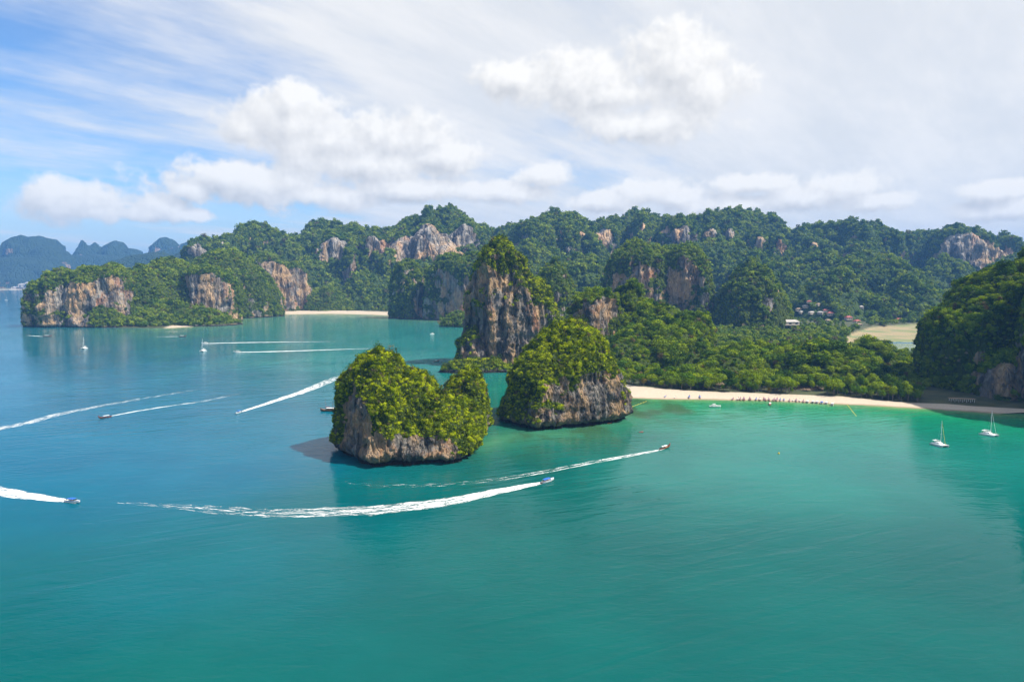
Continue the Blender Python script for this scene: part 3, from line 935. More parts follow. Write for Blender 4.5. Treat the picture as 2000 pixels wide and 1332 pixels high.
b = T.n('ShaderNodeBsdfDiffuse'); T.link(c, b.inputs[0]); oo = T.n('ShaderNodeOutputMaterial'); T.link(b.outputs[0], oo.inputs[0])
o = mesh_obj('shore', V, F, m, smooth=True)
tag(o, kind='structure')

# ------------------------------------------------------------------ sea
rings = np.concatenate([[5.0, 60.0], 120 * (26000 / 120) ** np.linspace(0, 1, 330)])
ang = np.concatenate([np.linspace(-46, 46, 300), np.linspace(46, 314, 44)[1:-1]]) * math.pi / 180
SXv = (rings[:, None] * np.sin(ang)[None, :]).ravel(); SYv = (rings[:, None] * np.cos(ang)[None, :]).ravel()
SP = np.stack([SXv, SYv, np.zeros_like(SXv)], 1)
nr, na = len(rings), len(ang)
idx = np.arange(nr * na).reshape(nr, na)
nxt = np.roll(idx, -1, axis=1)
q = np.stack([idx[:-1], idx[1:], nxt[1:], nxt[:-1]], -1).reshape(-1, 4)
me = np_mesh('sea', SP, q[:, ::-1])
d_beach = seg_dist(SP, BEACH_W)
d_bay = seg_dist(SP, BAY_W)
d_islet = np.minimum(seg_dist(SP, g2([(660, 895), (740, 918), (880, 895), (940, 850), (985, 815), (1030, 838), (1130, 830), (1208, 805)])), 1e9)
d_pass = seg_dist(SP, g2([(930, 870), (1010, 850), (1120, 845), (1220, 812), (1260, 795), (1230, 778)]))
x, y = SP[:, 0], SP[:, 1]
wob = fbm(np.stack([x / 130, y / 160, x * 0], 1), 3)
wob2 = fbm(np.stack([x / 45 + 9, y / 60, x * 0], 1), 4)
blue_t = sstep(-(x / np.maximum(y, 60)) + 0.10 * wob, -0.02, 0.42)
col = np.empty((len(SP), 3))
teal = np.array([0.0, 0.084, 0.078]); dblue = np.array([0.0, 0.102, 0.172]); emer = np.array([0.004, 0.215, 0.085])
sandw = np.array([0.20, 0.32, 0.12]); bay = np.array([0.015, 0.175, 0.170]); reef = np.array([0.035, 0.085, 0.035]); deepg = np.array([0.002, 0.110, 0.085])


def lerp(a, bcol, t):
    return a + (bcol - a) * t[:, None]


col = np.tile(teal, (len(SP), 1))
col = lerp(col, dblue, blue_t * 0.95 * sstep(y + 40 * wob, 190, 470))
col = lerp(col, np.array([0.008, 0.150, 0.126]), sstep(x / np.maximum(y, 60) + .12 * wob, .05, .30) * sstep(y + 50 * wob, 330, 480) * 0.85)
col = lerp(col, bay, sstep(y + 60 * wob, 640, 1050) * sstep(x / np.maximum(y, 60) + .08 * wob, -0.55, -0.22) * 0.9)
col = lerp(col, emer, np.clip(np.exp(-np.maximum(d_beach - 15, 0) / 85) * (1 + 0.25 * wob), 0, 1) * sstep(y, 420, 560))
col = lerp(col, sandw, np.exp(-d_beach / 9.0) * 0.9)
col = lerp(col, np.array([0.10, 0.26, 0.15]), np.exp(-d_bay / 220.0) * 0.7)
col = lerp(col, sandw, np.exp(-d_bay / 40.0) * 0.8)
col = lerp(col, np.array([0.06, 0.20, 0.10]), np.exp(-d_pass / 28.0) * 0.75)
rf = np.exp(-np.maximum(d_pass - 6, 0) / 34.0) * sstep(wob2, 0.02, 0.38)
rf2 = np.exp(-((x - at(1270, 800, 700).x) ** 2 / 60 ** 2 + (y - 655) ** 2 / 40 ** 2)) * sstep(wob2, -0.25, 0.25)
col = lerp(col, reef, np.clip(rf * 0.75 + rf2 * 0.7, 0, 0.85))
inlet = (inside(SP, POND)).astype(float)
col = lerp(col, np.array([0.30, 0.36, 0.26]), inlet)
add_attr(me, 'water', col, 'FLOAT_COLOR')
m, T = mat('sea_water')
geo = T.n('ShaderNodeNewGeometry'); P_ = geo.outputs['Position']
wa = T.n('ShaderNodeAttribute', attribute_name='water')
pn = T.noise(P_, 0.012, 4.0, 0.6)
c = T.mix(0.35, wa.outputs['Color'], T.mix(1.0, wa.outputs['Color'], T.mix(T.step(pn, 0.3, 0.7), (0.6, 0.7, 0.75), (1.3, 1.25, 1.2)), 'MULTIPLY'))
ro = T.n('ShaderNodeMapping'); ro.inputs['Rotation'].default_value = (0, 0, R(-24)); T.link(P_, ro.inputs[0])
w0 = T.noise(ro.outputs[0], 0.115, 2.0, 0.45, 0.5, ((0.16, 1.0, 1.0),))
w1 = T.noise(P_, 0.085, 3.0, 0.5, 0.6, ((0.42, 1.0, 1.0),))
w2 = T.noise(P_, 0.34, 3.0, 0.6, 0.3, ((0.42, 1.0, 1.0),))
w3 = T.noise(P_, 1.3, 2.0, 0.5)
patch = T.step(T.noise(P_, 0.0045, 3.0, 0.6, 0.5), 0.36, 0.64, 0.35, 1.2)
patch2 = T.step(T.noise(P_, 0.0035, 2.0, 0.5, 0.0), 0.42, 0.62, 0.15, 1.0)
hgt = T.m('ADD', T.m('ADD', T.m('MULTIPLY', w1, 0.55), T.m('MULTIPLY', T.m('MULTIPLY', w0, patch2), 1.5)), T.m('MULTIPLY', T.m('MULTIPLY_ADD', w2, 0.44, T.m('MULTIPLY', w3, 0.06)), patch))
bp = T.n('ShaderNodeBump'); bp.inputs['Strength'].default_value = 1.0; bp.inputs['Distance'].default_value = 0.50
T.link(hgt, bp.inputs['Height'])
b = T.n('ShaderNodeBsdfPrincipled')
T.link(c, b.inputs['Base Color']); b.inputs['Roughness'].default_value = 0.06; b.inputs['IOR'].default_value = 1.33; b.inputs['Specular IOR Level'].default_value = 0.12
T.link(bp.outputs[0], b.inputs['Normal'])
oo = T.n('ShaderNodeOutputMaterial'); T.link(b.outputs[0], oo.inputs[0])
me.materials.append(m)
sea = bpy.data.objects.new('sea', me); COL.objects.link(sea)
tag(sea, kind='structure')
print('sea normal z', me.polygons[5000].normal.z)

# ------------------------------------------------------------------ trees behind the beach
BARK = plain('bark', (0.16, 0.13, 0.10), 0.9, 0.3)
RS = np.random.RandomState(12)


def tree_proto(i, R_, H, n, flat, lobes, leafm):
    rs = np.random.RandomState(100 + i)
    tr = MB()
    lean = rs.normal(size=2) * 0.4
    hb = H - R_ * flat * 0.9
    tr.tube([(0, 0, -0.6), (lean[0] * .3, lean[1] * .3, hb * .5), (lean[0], lean[1], hb), (lean[0] * 1.2, lean[1] * 1.2, H - R_ * .3)], [0.42, 0.32, 0.24, 0.08], 6)
    for k in range(4):
        a = k * 1.57 + rs.rand(); rr = R_ * (0.45 + 0.25 * rs.rand())
        tr.tube([(lean[0] * .8, lean[1] * .8, hb * .82), (lean[0] + math.cos(a) * rr * .5, lean[1] + math.sin(a) * rr * .5, hb + R_ * .12),
                 (lean[0] + math.cos(a) * rr, lean[1] + math.sin(a) * rr, hb + R_ * .5 * flat)], [0.2, 0.13, 0.05], 5)
    co, q = crown_arrays(rs, R_, n, 0.17 * R_, flat, lobes, 0.68)
    co += np.array([lean[0], lean[1], H - R_ * flat])
    me = np_mesh('crown', co, q, False); me.materials.append(leafm)
    return tr, me


TREES = [tree_proto(0, 5.5, 11, 1100, 0.62, 9, LEAF_BEACH), tree_proto(1, 4.4, 10, 900, 0.85, 8, LEAF_BEACH), tree_proto(2, 6.5, 12.5, 1300, 0.55, 10, LEAF_BEACH),
         tree_proto(3, 3.4, 7.5, 700, 0.9, 7, LEAF_BEACH), tree_proto(4, 5.0, 14, 1000, 0.9, 9, LEAF_WOOD), tree_proto(5, 4.2, 12, 900, 1.05, 8, LEAF_WOOD)]
TREE_MESH = []
for tr, cm in TREES:
    tm = bpy.data.meshes.new('trunk'); tm.from_pydata(tr.v, [], tr.f); tm.materials.append(BARK)
    TREE_MESH.append((tm, cm))


def plant_tree(kind, p, rz, sc, label, group):
    tm, cm = TREE_MESH[kind]
    o = empty('broadleaf_tree', p, rz); o.scale = (sc, sc, sc)
    tag(o, label, 'tree', group)
    for nm, me_ in (('trunk', tm), ('crown', cm)):
        c_ = bpy.data.objects.new(nm, me_); COL.objects.link(c_); c_.parent = o


def zland(x, y):
    return float(land_height(np.array([[x, y, 0.0]]))[0][0])


ex = np.array(BEACH_T[1:14])
placed = []
FRONT = 0
NUM = 'one two three four five six seven eight nine ten eleven twelve thirteen fourteen fifteen sixteen seventeen eighteen nineteen'.split()
tries = 0
while len(placed) < 285 and tries < 20000:
    tries += 1
    px = 1206 + 590 * RS.rand() ** 0.9
    edge = np.interp(px, [1150, 1205, 1240, 1300, 1350, 1400, 1450, 1550, 1650, 1700, 1760, 1800], [747, 751, 758, 765, 768, 770, 771, 775, 779, 784, 789, 791])
    g = ground(px, edge)
    dpt = 95 if px < 1450 else 46
    dd = 3 + dpt * RS.rand() ** 1.5
    r_ = Vector((g.x, g.y, 0)).normalized()
    x_, y_ = g.x + r_.x * dd, g.y + r_.y * dd
    if any((x_ - a) ** 2 + (y_ - b_) ** 2 < (4.4 + 0.02 * dd) ** 2 for a, b_, _, _ in placed):
        continue
    if 1548 < px < 1612 and dd < 24:
        continue
    placed.append((x_, y_, dd, px))
zz_ = land_height(np.array([(a, b_, 0) for a, b_, _, _ in placed]))[0]
LOOK = ['flat-topped spreading', 'round-headed', 'broad layered', 'small bushy', 'tall dark round', 'narrow dark']


def ordinal(k):
    tens = {2: 'twenty', 3: 'thirty', 4: 'forty', 5: 'fifty', 6: 'sixty', 7: 'seventy', 8: 'eighty'}
    first = 'first second third fourth fifth sixth seventh eighth ninth tenth eleventh twelfth thirteenth fourteenth fifteenth sixteenth seventeenth eighteenth nineteenth'.split()
    if k < 20: return first[k - 1]
    t_, u_ = divmod(k, 10)
    return tens[t_][:-1] + 'ieth' if u_ == 0 else tens[t_] + '-' + first[u_ - 1]


order = np.argsort([p_[3] for p_ in placed])
for io in order:
    (x_, y_, dd, px), z_ = placed[io], zz_[io]
    where = 'near the rounded islet' if px < 1270 else 'behind the four boats on the wide sand' if px < 1400 else 'behind the left half of the longtail row' if px < 1500 else \
        'behind the right half of the longtail row' if px < 1575 else 'behind the moored speedboats' if px < 1650 else 'behind the narrow bright sand'
    depth_ = 'just inside the wood' if dd < 32 else 'midway into the wood' if dd < 60 else 'deep in the wood'
    if px > 1740:
        kd = int(RS.choice([1, 4, 5]))
        lab, grp = LOOK[kd] + ' tree in shade between sand and headland, ' + depth_, 'shaded trees by the headland'
    elif dd < 14:
        kd = int(RS.choice([0, 1, 2, 3])); FRONT += 1
        lab, grp = LOOK[kd] + ' tree, ' + ordinal(FRONT) + ' from the left in the front row along the sand', 'trees along the sand edge'
    else:
        kd = int(RS.choice([0, 0, 1, 2, 2, 3])) if px < 1450 else int(RS.choice([1, 2, 4, 5, 4]))
        lab, grp = LOOK[kd] + ' tree ' + where + ', ' + depth_, 'trees of the wood behind the beach'
    plant_tree(int(kd), (x_, y_, z_ - 0.1), RS.rand() * 6.28, 0.85 + 0.7 * RS.rand() ** 1.5, lab, grp)

# the rest of the flat woods, too many to count
n = 26000
u_ = RS.rand(n); Yf = 760 * (3300 / 760) ** u_
Xf = Yf * (-0.62 + 1.5 * RS.rand(n))
P0 = np.stack([Xf, Yf, np.zeros(n)], 1)
z0_, sd0, sand0, mud0 = land_height(P0)
HOUSE_CLEAR = g2([(1545, 622), (1560, 645), (1700, 655), (1700, 628), (1640, 600), (1560, 592)])
okp = (sd0 > 10) & (sand0 < 0.05) & (~mud0)
okp &= ~(inside(P0, g2([(480, 613), (560, 607), (730, 610), (730, 601), (560, 600), (480, 607)])))
okp &= ~(inside(P0, HOUSE_CLEAR) & (RS.rand(n) < 0.75))
for a, b_, _, _ in placed[::3]:
    pass
okp &= ~((seg_dist(P0, BEACH_T[1:13]) < np.where(Xf / Yf < 0.34, 92, 44)))
P0 = P0[okp]; P0[:, 2] = z0_[okp]
near = P0[:, 1] < 1250
for nm_, sel, coll, s0, s1 in (('forest', near, WOODC, 3.5, 7.5), ('forest', ~near, FARC, 5.0, 9.5)):
    pp = P0[sel].copy()
    sz = s0 + (s1 - s0) * RS.rand(len(pp)) ** 1.5
    pp[:, 2] += sz * 0.9
    fo = instancer(nm_, pp, sz, coll, None, RS)
    tag(fo, kind='stuff')

# ------------------------------------------------------------------ boats
WHITE = plain('white_gelcoat', (0.78, 0.78, 0.76), 0.25, 0.04)
CREAM = plain('cream_deck', (0.62, 0.58, 0.50), 0.5, 0.08)
BLUE_C = plain('blue_canvas', (0.02, 0.13, 0.55), 0.7, 0.1)
WHITE_C = plain('white_canvas', (0.74, 0.73, 0.70), 0.8, 0.06)
DARK = plain('dark_grey', (0.04, 0.045, 0.05), 0.4, 0.1)
GLASS = plain('tinted_window', (0.02, 0.03, 0.04), 0.08, 0.05)
WOOD_D = plain('dark_teak', (0.17, 0.075, 0.035), 0.5, 0.25)
WOOD_L = plain('pale_teak', (0.36, 0.21, 0.11), 0.55, 0.2)
STEEL = plain('steel', (0.45, 0.45, 0.46), 0.35, 0.05, 0.8)
ALU = plain('white_mast', (0.75, 0.75, 0.74), 0.35, 0.03)
RED = plain('red_paint', (0.42, 0.04, 0.03), 0.5, 0.1)
YELLOW = plain('yellow_cloth', (0.70, 0.50, 0.04), 0.8, 0.08)
PINK = plain('ribbon_cloth', (0.62, 0.10, 0.16), 0.8, 0.2)
ORANGE = plain('orange_plastic', (0.75, 0.20, 0.03), 0.4, 0.05)
SKIN = plain('tan_skin', (0.40, 0.24, 0.16), 0.6, 0.05)


def hull_rings(stations):
    """stations: x, half beam, gunwale z, keel z"""
    out = []
    for x, bm, g, k in stations:
        out.append([(x, -bm, g), (x, -bm * .92, g * .45 + k * .1), (x, -bm * .62, k * .55), (x, 0, k), (x, bm * .62, k * .55), (x, bm * .92, g * .45 + k * .1), (x, bm, g)])
    return out


def deck_sheet(stations, dz):
    m_ = MB(); n_ = len(stations)
    for x, bm, g, k in stations: m_.v += [(x, -bm * .95, g + dz), (x, bm * .95, g + dz)]
    for i in range(n_ - 1): m_.f.append((2 * i, 2 * i + 2, 2 * i + 3, 2 * i + 1))
    return m_


def speedboat(name='speedboat', canopy=BLUE_C, L=11.0):
    o = empty(name)
    k = L / 10.0
    st = [(-5 * k, 1.35, 1.0, -.45), (-2 * k, 1.5, 1.05, -.5), (1 * k, 1.45, 1.15, -.5), (3 * k, 1.05, 1.3, -.4), (4.3 * k, .5, 1.45, -.1), (5 * k, .06, 1.55, .7)]
    MB().loft(hull_rings(st), False, True).build('hull', WHITE, o, True)
    deck_sheet(st[:3], -.45).build('cockpit_floor', CREAM, o)
    deck_sheet(st[2:], .02).build('foredeck', WHITE, o)
    for s in (-1, 1):
        MB().tube([(x, s * bm, g) for x, bm, g, _ in st], 0.06, 5).build('gunwale', STEEL if canopy is WHITE_C else BLUE_C, o)
        MB().box((-4.95 * k - .35, s * .5, .8), (.55, .45, 1.1), .8).build('outboard_motor', DARK, o)
        MB().box((-1.5 * k, s * 1.0, .85), (4.5 * k, .5, .5)).build('bench', CREAM, o)
    cn = MB()
    rg = []
    for x, zz2 in ((-3.3 * k, 2.25), (-2 * k, 2.42), (0, 2.45), (1.5 * k, 2.3)):
        rg.append([(x, -1.35, zz2 - .14), (x, -.7, zz2 + .02), (x, .7, zz2 + .02), (x, 1.35, zz2 - .14), (x, .7, zz2 - .05), (x, -.7, zz2 - .05)])
    cn.loft(rg).build('canopy', canopy, o)
    for s in (-1, 1):
        for x in (-3.1 * k, 1.3 * k):
            MB().tube([(x, s * 1.3, .9), (x, s * 1.3, 2.2)], .045, 5).build('canopy_post', STEEL, o)
    w = MB(); w.v = [(1.5 * k, -1.2, 1.15), (2.1 * k, -.6, 1.2), (2.1 * k, .6, 1.2), (1.5 * k, 1.2, 1.15), (1.2 * k, -1.1, 1.75), (1.7 * k, -.55, 1.8), (1.7 * k, .55, 1.8), (1.2 * k, 1.1, 1.75)]
    w.f = [(0, 1, 5, 4), (1, 2, 6, 5), (2, 3, 7, 6)]
    w.build('windscreen', GLASS, o)
    return o


def motor_yacht(name='motorboat'):
    o = empty(name)
    st = [(-5.5, 1.7, 1.2, -.5), (-2, 1.9, 1.25, -.55), (1.5, 1.75, 1.45, -.5), (4, 1.2, 1.7, -.4), (5.6, .45, 1.9, 0), (6.2, .05, 2.0, .9)]
    MB().loft(hull_rings(st), False, True).build('hull', WHITE, o, True)
    deck_sheet(st, .02).build('deck', WHITE, o)
    MB().loft([[(x, -b_, 1.3), (x, b_, 1.3), (x - .3, b_ * .8, 1.3 + h), (x - .3, -b_ * .8, 1.3 + h)] for x, b_, h in ((-3, 1.4, 1.0), (-1, 1.5, 1.35), (1.5, 1.3, 1.15), (3, .9, .5))]).build('cabin', WHITE, o)
    for s in (-1, 1):
        w = MB(); w.v = [(-2.6, s * 1.36, 1.75), (1.4, s * 1.27, 1.75), (1.0, s * 1.19, 2.2), (-2.5, s * 1.27, 2.2)]; w.f = [(0, 1, 2, 3)]
        w.build('window', GLASS, o)
        MB().tube([(-1, s * 1.7, 1.3), (3, s * 1.45, 2.2), (5.6, s * .4, 2.5)], .04, 5).build('railing', STEEL, o)
    MB().box((-.8, 0, 3.35), (3.0, 2.2, .1)).build('flybridge_roof', WHITE_C, o)
    for s in (-1, 1):
        for x in (-2.0, .4): MB().tube([(x, s * .95, 2.3), (x, s * .95, 3.3)], .04, 5).build('roof_post', STEEL, o)
    return o


def longtail(name='longtail_boat', canopy=WHITE_C, hull=WOOD_D, trim=RED):
    o = empty(name)
    st = [(-5.6, .55, .95, -.1), (-4, .85, .75, -.28), (-1, 1.0, .7, -.32), (2, .95, .85, -.3), (4, .7, 1.25, -.15), (5.3, .38, 1.85, .35), (6.2, .14, 2.7, 1.3), (6.6, .07, 3.3, 2.3)]
    MB().loft(hull_rings(st), False, True).build('hull', hull, o, True)
    deck_sheet(st[1:5], -.35).build('floorboards', WOOD_L, o)
    for s in (-1, 1):
        MB().tube([(x, s * bm, g) for x, bm, g, _ in st], .06, 5).build('gunwale', trim, o)
    for x in (-2, -.5, 1): MB().box((x, 0, .55), (.3, 1.7, .06)).build('thwart', WOOD_L, o)
    rg = []
    for x in (-3.4, -1.5, .8, 2.4):
        rg.append([(x, -.95, 2.05), (x, -.5, 2.28), (x, .5, 2.28), (x, .95, 2.05), (x, .5, 2.2), (x, -.5, 2.2)])
    MB().loft(rg).build('canopy', canopy, o)
    for s in (-1, 1):
        for x in (-3.2, -.4, 2.2): MB().tube([(x, s * .88, .7), (x, s * .88, 2.1)], .04, 5).build('canopy_post', WOOD_D, o)
    MB().box((-5.2, 0, 1.35), (.9, .5, .55), .85).build('engine', DARK, o)
    MB().tube([(-5.4, 0, 1.3), (-8.6, .3, .05)], .05, 5).build('propeller_shaft', STEEL, o)
    MB().tube([(6.02, 0, 2.2), (6.3, 0, 2.75)], .22, 7).build('bow_ribbon', PINK, o)
    return o


def catamaran(name='catamaran', sail=WHITE_C, L=13.0, mast=19.0, jib=None):
    o = empty(name)
    for s in (-1, 1):
        st = [(-6.3, .55, .55, -.2), (-5.2, .75, 1.0, -.45), (-1, .8, 1.35, -.55), (3, .7, 1.5, -.5), (5.6, .4, 1.6, -.2), (6.5, .05, 1.65, .6)]
        m_ = MB(); m_.loft([[(x, y + s * 2.7, z) for x, y, z in r] for r in hull_rings(st)], False, True)
        m_.build('hull', WHITE, o, True)
        d = deck_sheet(st, .0); d.v = [(x, y + s * 2.7, z) for x, y, z in d.v]; d.build('side_deck', WHITE, o)
        MB().tube([(-4.5, s * 3.3, 2.0), (0, s * 3.4, 2.1), (5.6, s * 3.0, 2.3)], .035, 5).build('lifeline', STEEL, o)
    MB().box((-1.4, 0, 1.15), (7.4, 4.6, .5)).build('bridge_deck', WHITE, o)
    MB().loft([[(x, -b_, 1.4), (x, b_, 1.4), (x - .35, b_ * .82, 1.4 + h), (x - .35, -b_ * .82, 1.4 + h)] for x, b_, h in ((-2.6, 2.2, 1.15), (-.5, 2.3, 1.3), (1.6, 2.0, .95), (2.6, 1.5, .3))]).build('cabin', WHITE, o)
    for s in (-1, 1):
        w = MB(); w.v = [(-2.4, s * 2.17, 1.85), (1.5, s * 1.95, 1.8), (1.2, s * 1.85, 2.2), (-2.4, s * 1.98, 2.3)]; w.f = [(0, 1, 2, 3)]
        w.build('window', GLASS, o)
    MB().box((4.1, 0, 1.35), (3.6, 4.2, .04)).build('trampoline', DARK if False else WHITE_C, o)
    MB().tube([(5.9, -2.7, 1.5), (5.9, 2.7, 1.5)], .1, 6).build('crossbeam', ALU, o)
    MB().box((-3.9, 0, 3.3), (2.6, 3.4, .1)).build('bimini', WHITE_C, o)
    for s in (-1, 1):
        for x in (-5.0, -2.8): MB().tube([(x, s * 1.6, 1.4), (x, s * 1.6, 3.3)], .05, 5).build('bimini_post', STEEL, o)
    ms = MB().tube([(1.4, 0, 2.3), (1.4, 0, mast * .6), (1.4, 0, mast + 2)], [.17, .16, .10], 8).build('mast', ALU, o)
    for f_ in (.38, .68):
        z = 2.3 + mast * f_
        MB().tube([(1.2, -1.1, z), (1.4, 0, z + .1), (1.2, 1.1, z)], .05, 5).build('spreader', ALU, ms)
    MB().tube([(1.3, 0, 3.6), (-4.2, 0, 3.9)], .12, 6).build('boom', ALU, o)
    MB().tube([(1.1, 0, 3.9), (-1.5, 0, 4.1), (-4.0, 0, 4.15)], [.22, .28, .16], 7).build('furled_mainsail', sail, o)
    MB().tube([(5.9, 0, 1.6), (3.6, 0, mast * .55), (1.5, 0, mast + 1.0)], [.10, .12, .05], 6).build('furled_jib', jib or WHITE_C, o)
    for s in (-1, 1): MB().tube([(.6, s * 3.2, 1.4), (1.4, 0, mast + 1.0)], .03, 4).build('shroud', STEEL, o)
    return o


def tour_boat(name='tour_boat'):
    o = empty(name)
    st = [(-7, 1.6, 2.1, -.2), (-4, 2.0, 1.6, -.6), (0, 2.1, 1.5, -.7), (4, 1.7, 1.8, -.5), (6.5, .8, 2.4, .1), (7.6, .08, 3.0, 1.4)]
    MB().loft(hull_rings(st), False, True).build('hull', WOOD_D, o, True)
    deck_sheet(st, -.3).build('deck', WOOD_L, o)
    MB().box((-2, 0, 2.2), (6.5, 2.9, 1.7)).build('cabin', WOOD_L, o)
    MB().box((-2, 0, 3.15), (7.4, 3.6, .14)).build('cabin_roof', WHITE_C, o)
    for s in (-1, 1):
        for x in (-4.2, -2.6, -1.0, .6): MB().box((x, s * 1.46, 2.35), (.9, .05, .7)).build('window', GLASS, o)
        MB().tube([(x, s * bm, g + .5) for x, bm, g, _ in st], .05, 5).build('railing', WOOD_D, o)
    MB().tube([(2.5, 0, 1.4), (2.5, 0, 12.5)], [.16, .08], 7).build('mast', WOOD_D, o)
    MB().tube([(-4.5, 0, 3.2), (-4.5, 0, 10.5)], [.14, .07], 7).build('mast', WOOD_D, o)
    MB().tube([(7.4, 0, 2.9), (10.2, 0, 4.0)], [.12, .05], 6).build('bowsprit', WOOD_D, o)
    MB().tube([(2.4, 0, 4.0), (-1.6, 0, 4.4)], [.16, .2], 6).build('furled_sail', RED, o)
    return o


def moor(o, px, py, to, label, cat, group=None, z=0.0, pitch=0.0, sc=1.0):
    """put a boat at a point of the water, its bow turned towards another"""
    a = ground(px, py); b_ = ground(*to)
    o.location = (a.x, a.y, z)
    o.rotation_euler = (0, -pitch, math.atan2(b_.y - a.y, b_.x - a.x))
    o.scale = (sc, sc, sc)
    return tag(o, label, cat, group)


SB_B = speedboat(canopy=BLUE_C)
moor(SB_B, 1070, 941, (1110, 930), 'white speedboat with blue canopy leaving a curved wake in front of the islets', 'speedboat', None, .15, .05)
o = copy_tree(SB_B); moor(o, 143, 981, (190, 988), 'white speedboat with blue canopy at the left edge, trailing a broad white wake', 'speedboat', None, .15, .05)
o = copy_tree(SB_B); moor(o, 466, 807, (440, 818), 'speedboat heading towards us with a slanting wake, left of the nearest islet', 'speedboat', None, .15, .05)
SB_W = speedboat(canopy=WHITE_C)
moor(SB_W, 463, 688, (440, 689), 'white speedboat drawing the lower of two straight wakes across the bay', 'speedboat', None, .15, .05, 1.15)
o = copy_tree(SB_W); moor(o, 400, 671, (380, 672), 'white speedboat drawing the upper of two straight wakes across the bay', 'speedboat', None, .15, .05, 1.15)
LT = longtail(canopy=WHITE_C)
moor(LT, 1298, 876, (1340, 866), 'longtail boat with raised dark prow speeding towards the beach, thin wake behind', 'longtail boat', None, .1, .03, 1.0)
o = copy_tree(LT); moor(o, 206, 816, (170, 822), 'long low boat with a thin wake crossing the blue water far from shore', 'longtail boat', None, .1, .03, 0.95)
o = copy_tree(LT); moor(o, 356, 658, (380, 658), 'small dark boat with a short wake below the wooded headland', 'longtail boat', None, .1, 0, 1.3)
o = copy_tree(LT); moor(o, 92, 657.5, (110, 657), 'small boat with a short wake off the tip of the far headland', 'longtail boat', None, .1, 0, 1.3)
o = copy_tree(LT); moor(o, 1504, 791, (1500, 770), 'single longtail boat with pale canopy afloat just off the row of boats', 'longtail boat', None, 0, 0, 1.0)
o = copy_tree(LT); moor(o, 852, 706.5, (870, 704), 'small dark boat resting on the water left of the tallest stack', 'longtail boat', None, 0, 0, 1.0)
moor(catamaran(sail=WHITE_C), 1931, 850, (1990, 862), 'white catamaran with bare mast at the edge of the dark shaded water', 'catamaran')
moor(catamaran(sail=WHITE_C, jib=YELLOW, mast=18.0), 1834, 870, (1885, 885), 'white catamaran with a yellow furled sail', 'catamaran')
CT = catamaran()
moor(CT, 165, 681, (150, 684), 'white sailing boat alone on the water in front of the far headland', 'sailboat', None, 0, 0, 1.05)
o = copy_tree(CT); moor(o, 397, 686, (380, 690), 'white sailing boat between the two straight wakes in the bay', 'sailboat', None, 0, 0, 1.1)
o = copy_tree(CT); moor(o, 12, 586, (30, 586), 'tiny white sailing boat at the left edge near the distant shore', 'sailboat', None, 0, 0, 1.2)
moor(tour_boat(), 641, 803, (600, 803), 'dark wooden boat with two masts beside the nearest islet', 'tour boat')
MY = motor_yacht()
moor(MY, 1396, 795, (1450, 796), 'white motorboat anchored off the wide end of the beach', 'motorboat', None, 0, 0, 0.95)
o = copy_tree(MY); moor(o, 844, 653, (830, 654), 'small white boat afloat in the green shallows of the far bay', 'motorboat', None, 0, 0, 1.0)

LTB = longtail(canopy=BLUE_C, hull=WOOD_L, trim=BLUE_C)
for i, (px, py) in enumerate([(1299, 777), (1318, 778), (1346, 778), (1367, 778)]):
    o = LTB if i == 0 else copy_tree(LTB if i != 1 else LT)
    lab = ['leftmost of the four boats drawn up apart on the wide sand', 'small brown boat, second of the four drawn up apart on the wide sand',
           'bright blue boat, third of the four drawn up apart on the wide sand', 'blue boat nearest the long row, last of the four on the wide sand'][i]
    moor(o, px, py, (px + 10 - 4 * i, py - 6), lab, 'longtail boat', 'boats drawn up apart on the sand', .15, 0, [.7, .6, .95, .95][i])
ORD = 'first second third fourth fifth sixth seventh eighth ninth tenth eleventh twelfth thirteenth fourteenth fifteenth sixteenth seventeenth eighteenth'.split()
ROW = [1431, 1441, 1446, 1453, 1465, 1477, 1484, 1494, 1502, 1511, 1517, 1524, 1531, 1542, 1549, 1555, 1562, 1569]
LTR = longtail(canopy=plain('purple_canvas', (0.20, 0.10, 0.22), 0.8, .2), hull=WOOD_D, trim=PINK)
for i, px in enumerate(ROW):
    o = LTR if i == 0 else copy_tree((LTR, LT, LTB)[int(RS.choice([0, 0, 1, 1, 2]))] if i > 0 else LTR)
    py = np.interp(px, [1430, 1500, 1570], [780.2, 781.2, 784.7]) + RS.rand() * 1.3
    moor(o, px, py, (px + RS.normal() * 4, py - 8), ORD[i] + ' longtail boat from the left in the long row beached at the water edge', 'longtail boat', 'row of beached longtail boats', 0.0, 0.0, .68 + .3 * RS.rand())
for i, (px, py) in enumerate([(1577, 786), (1588, 786.5), (1596, 787), (1605, 788), (1614, 788.5), (1626, 791)]):
    o = copy_tree(SB_W if i not in (3,) else SB_B)
    moor(o, px, py, (px + 2 + RS.normal() * 2, py - 8), ORD[i] + ' white speedboat from the left, moored where the row of longtails ends', 'speedboat', 'moored white speedboats', 0, 0, .9)

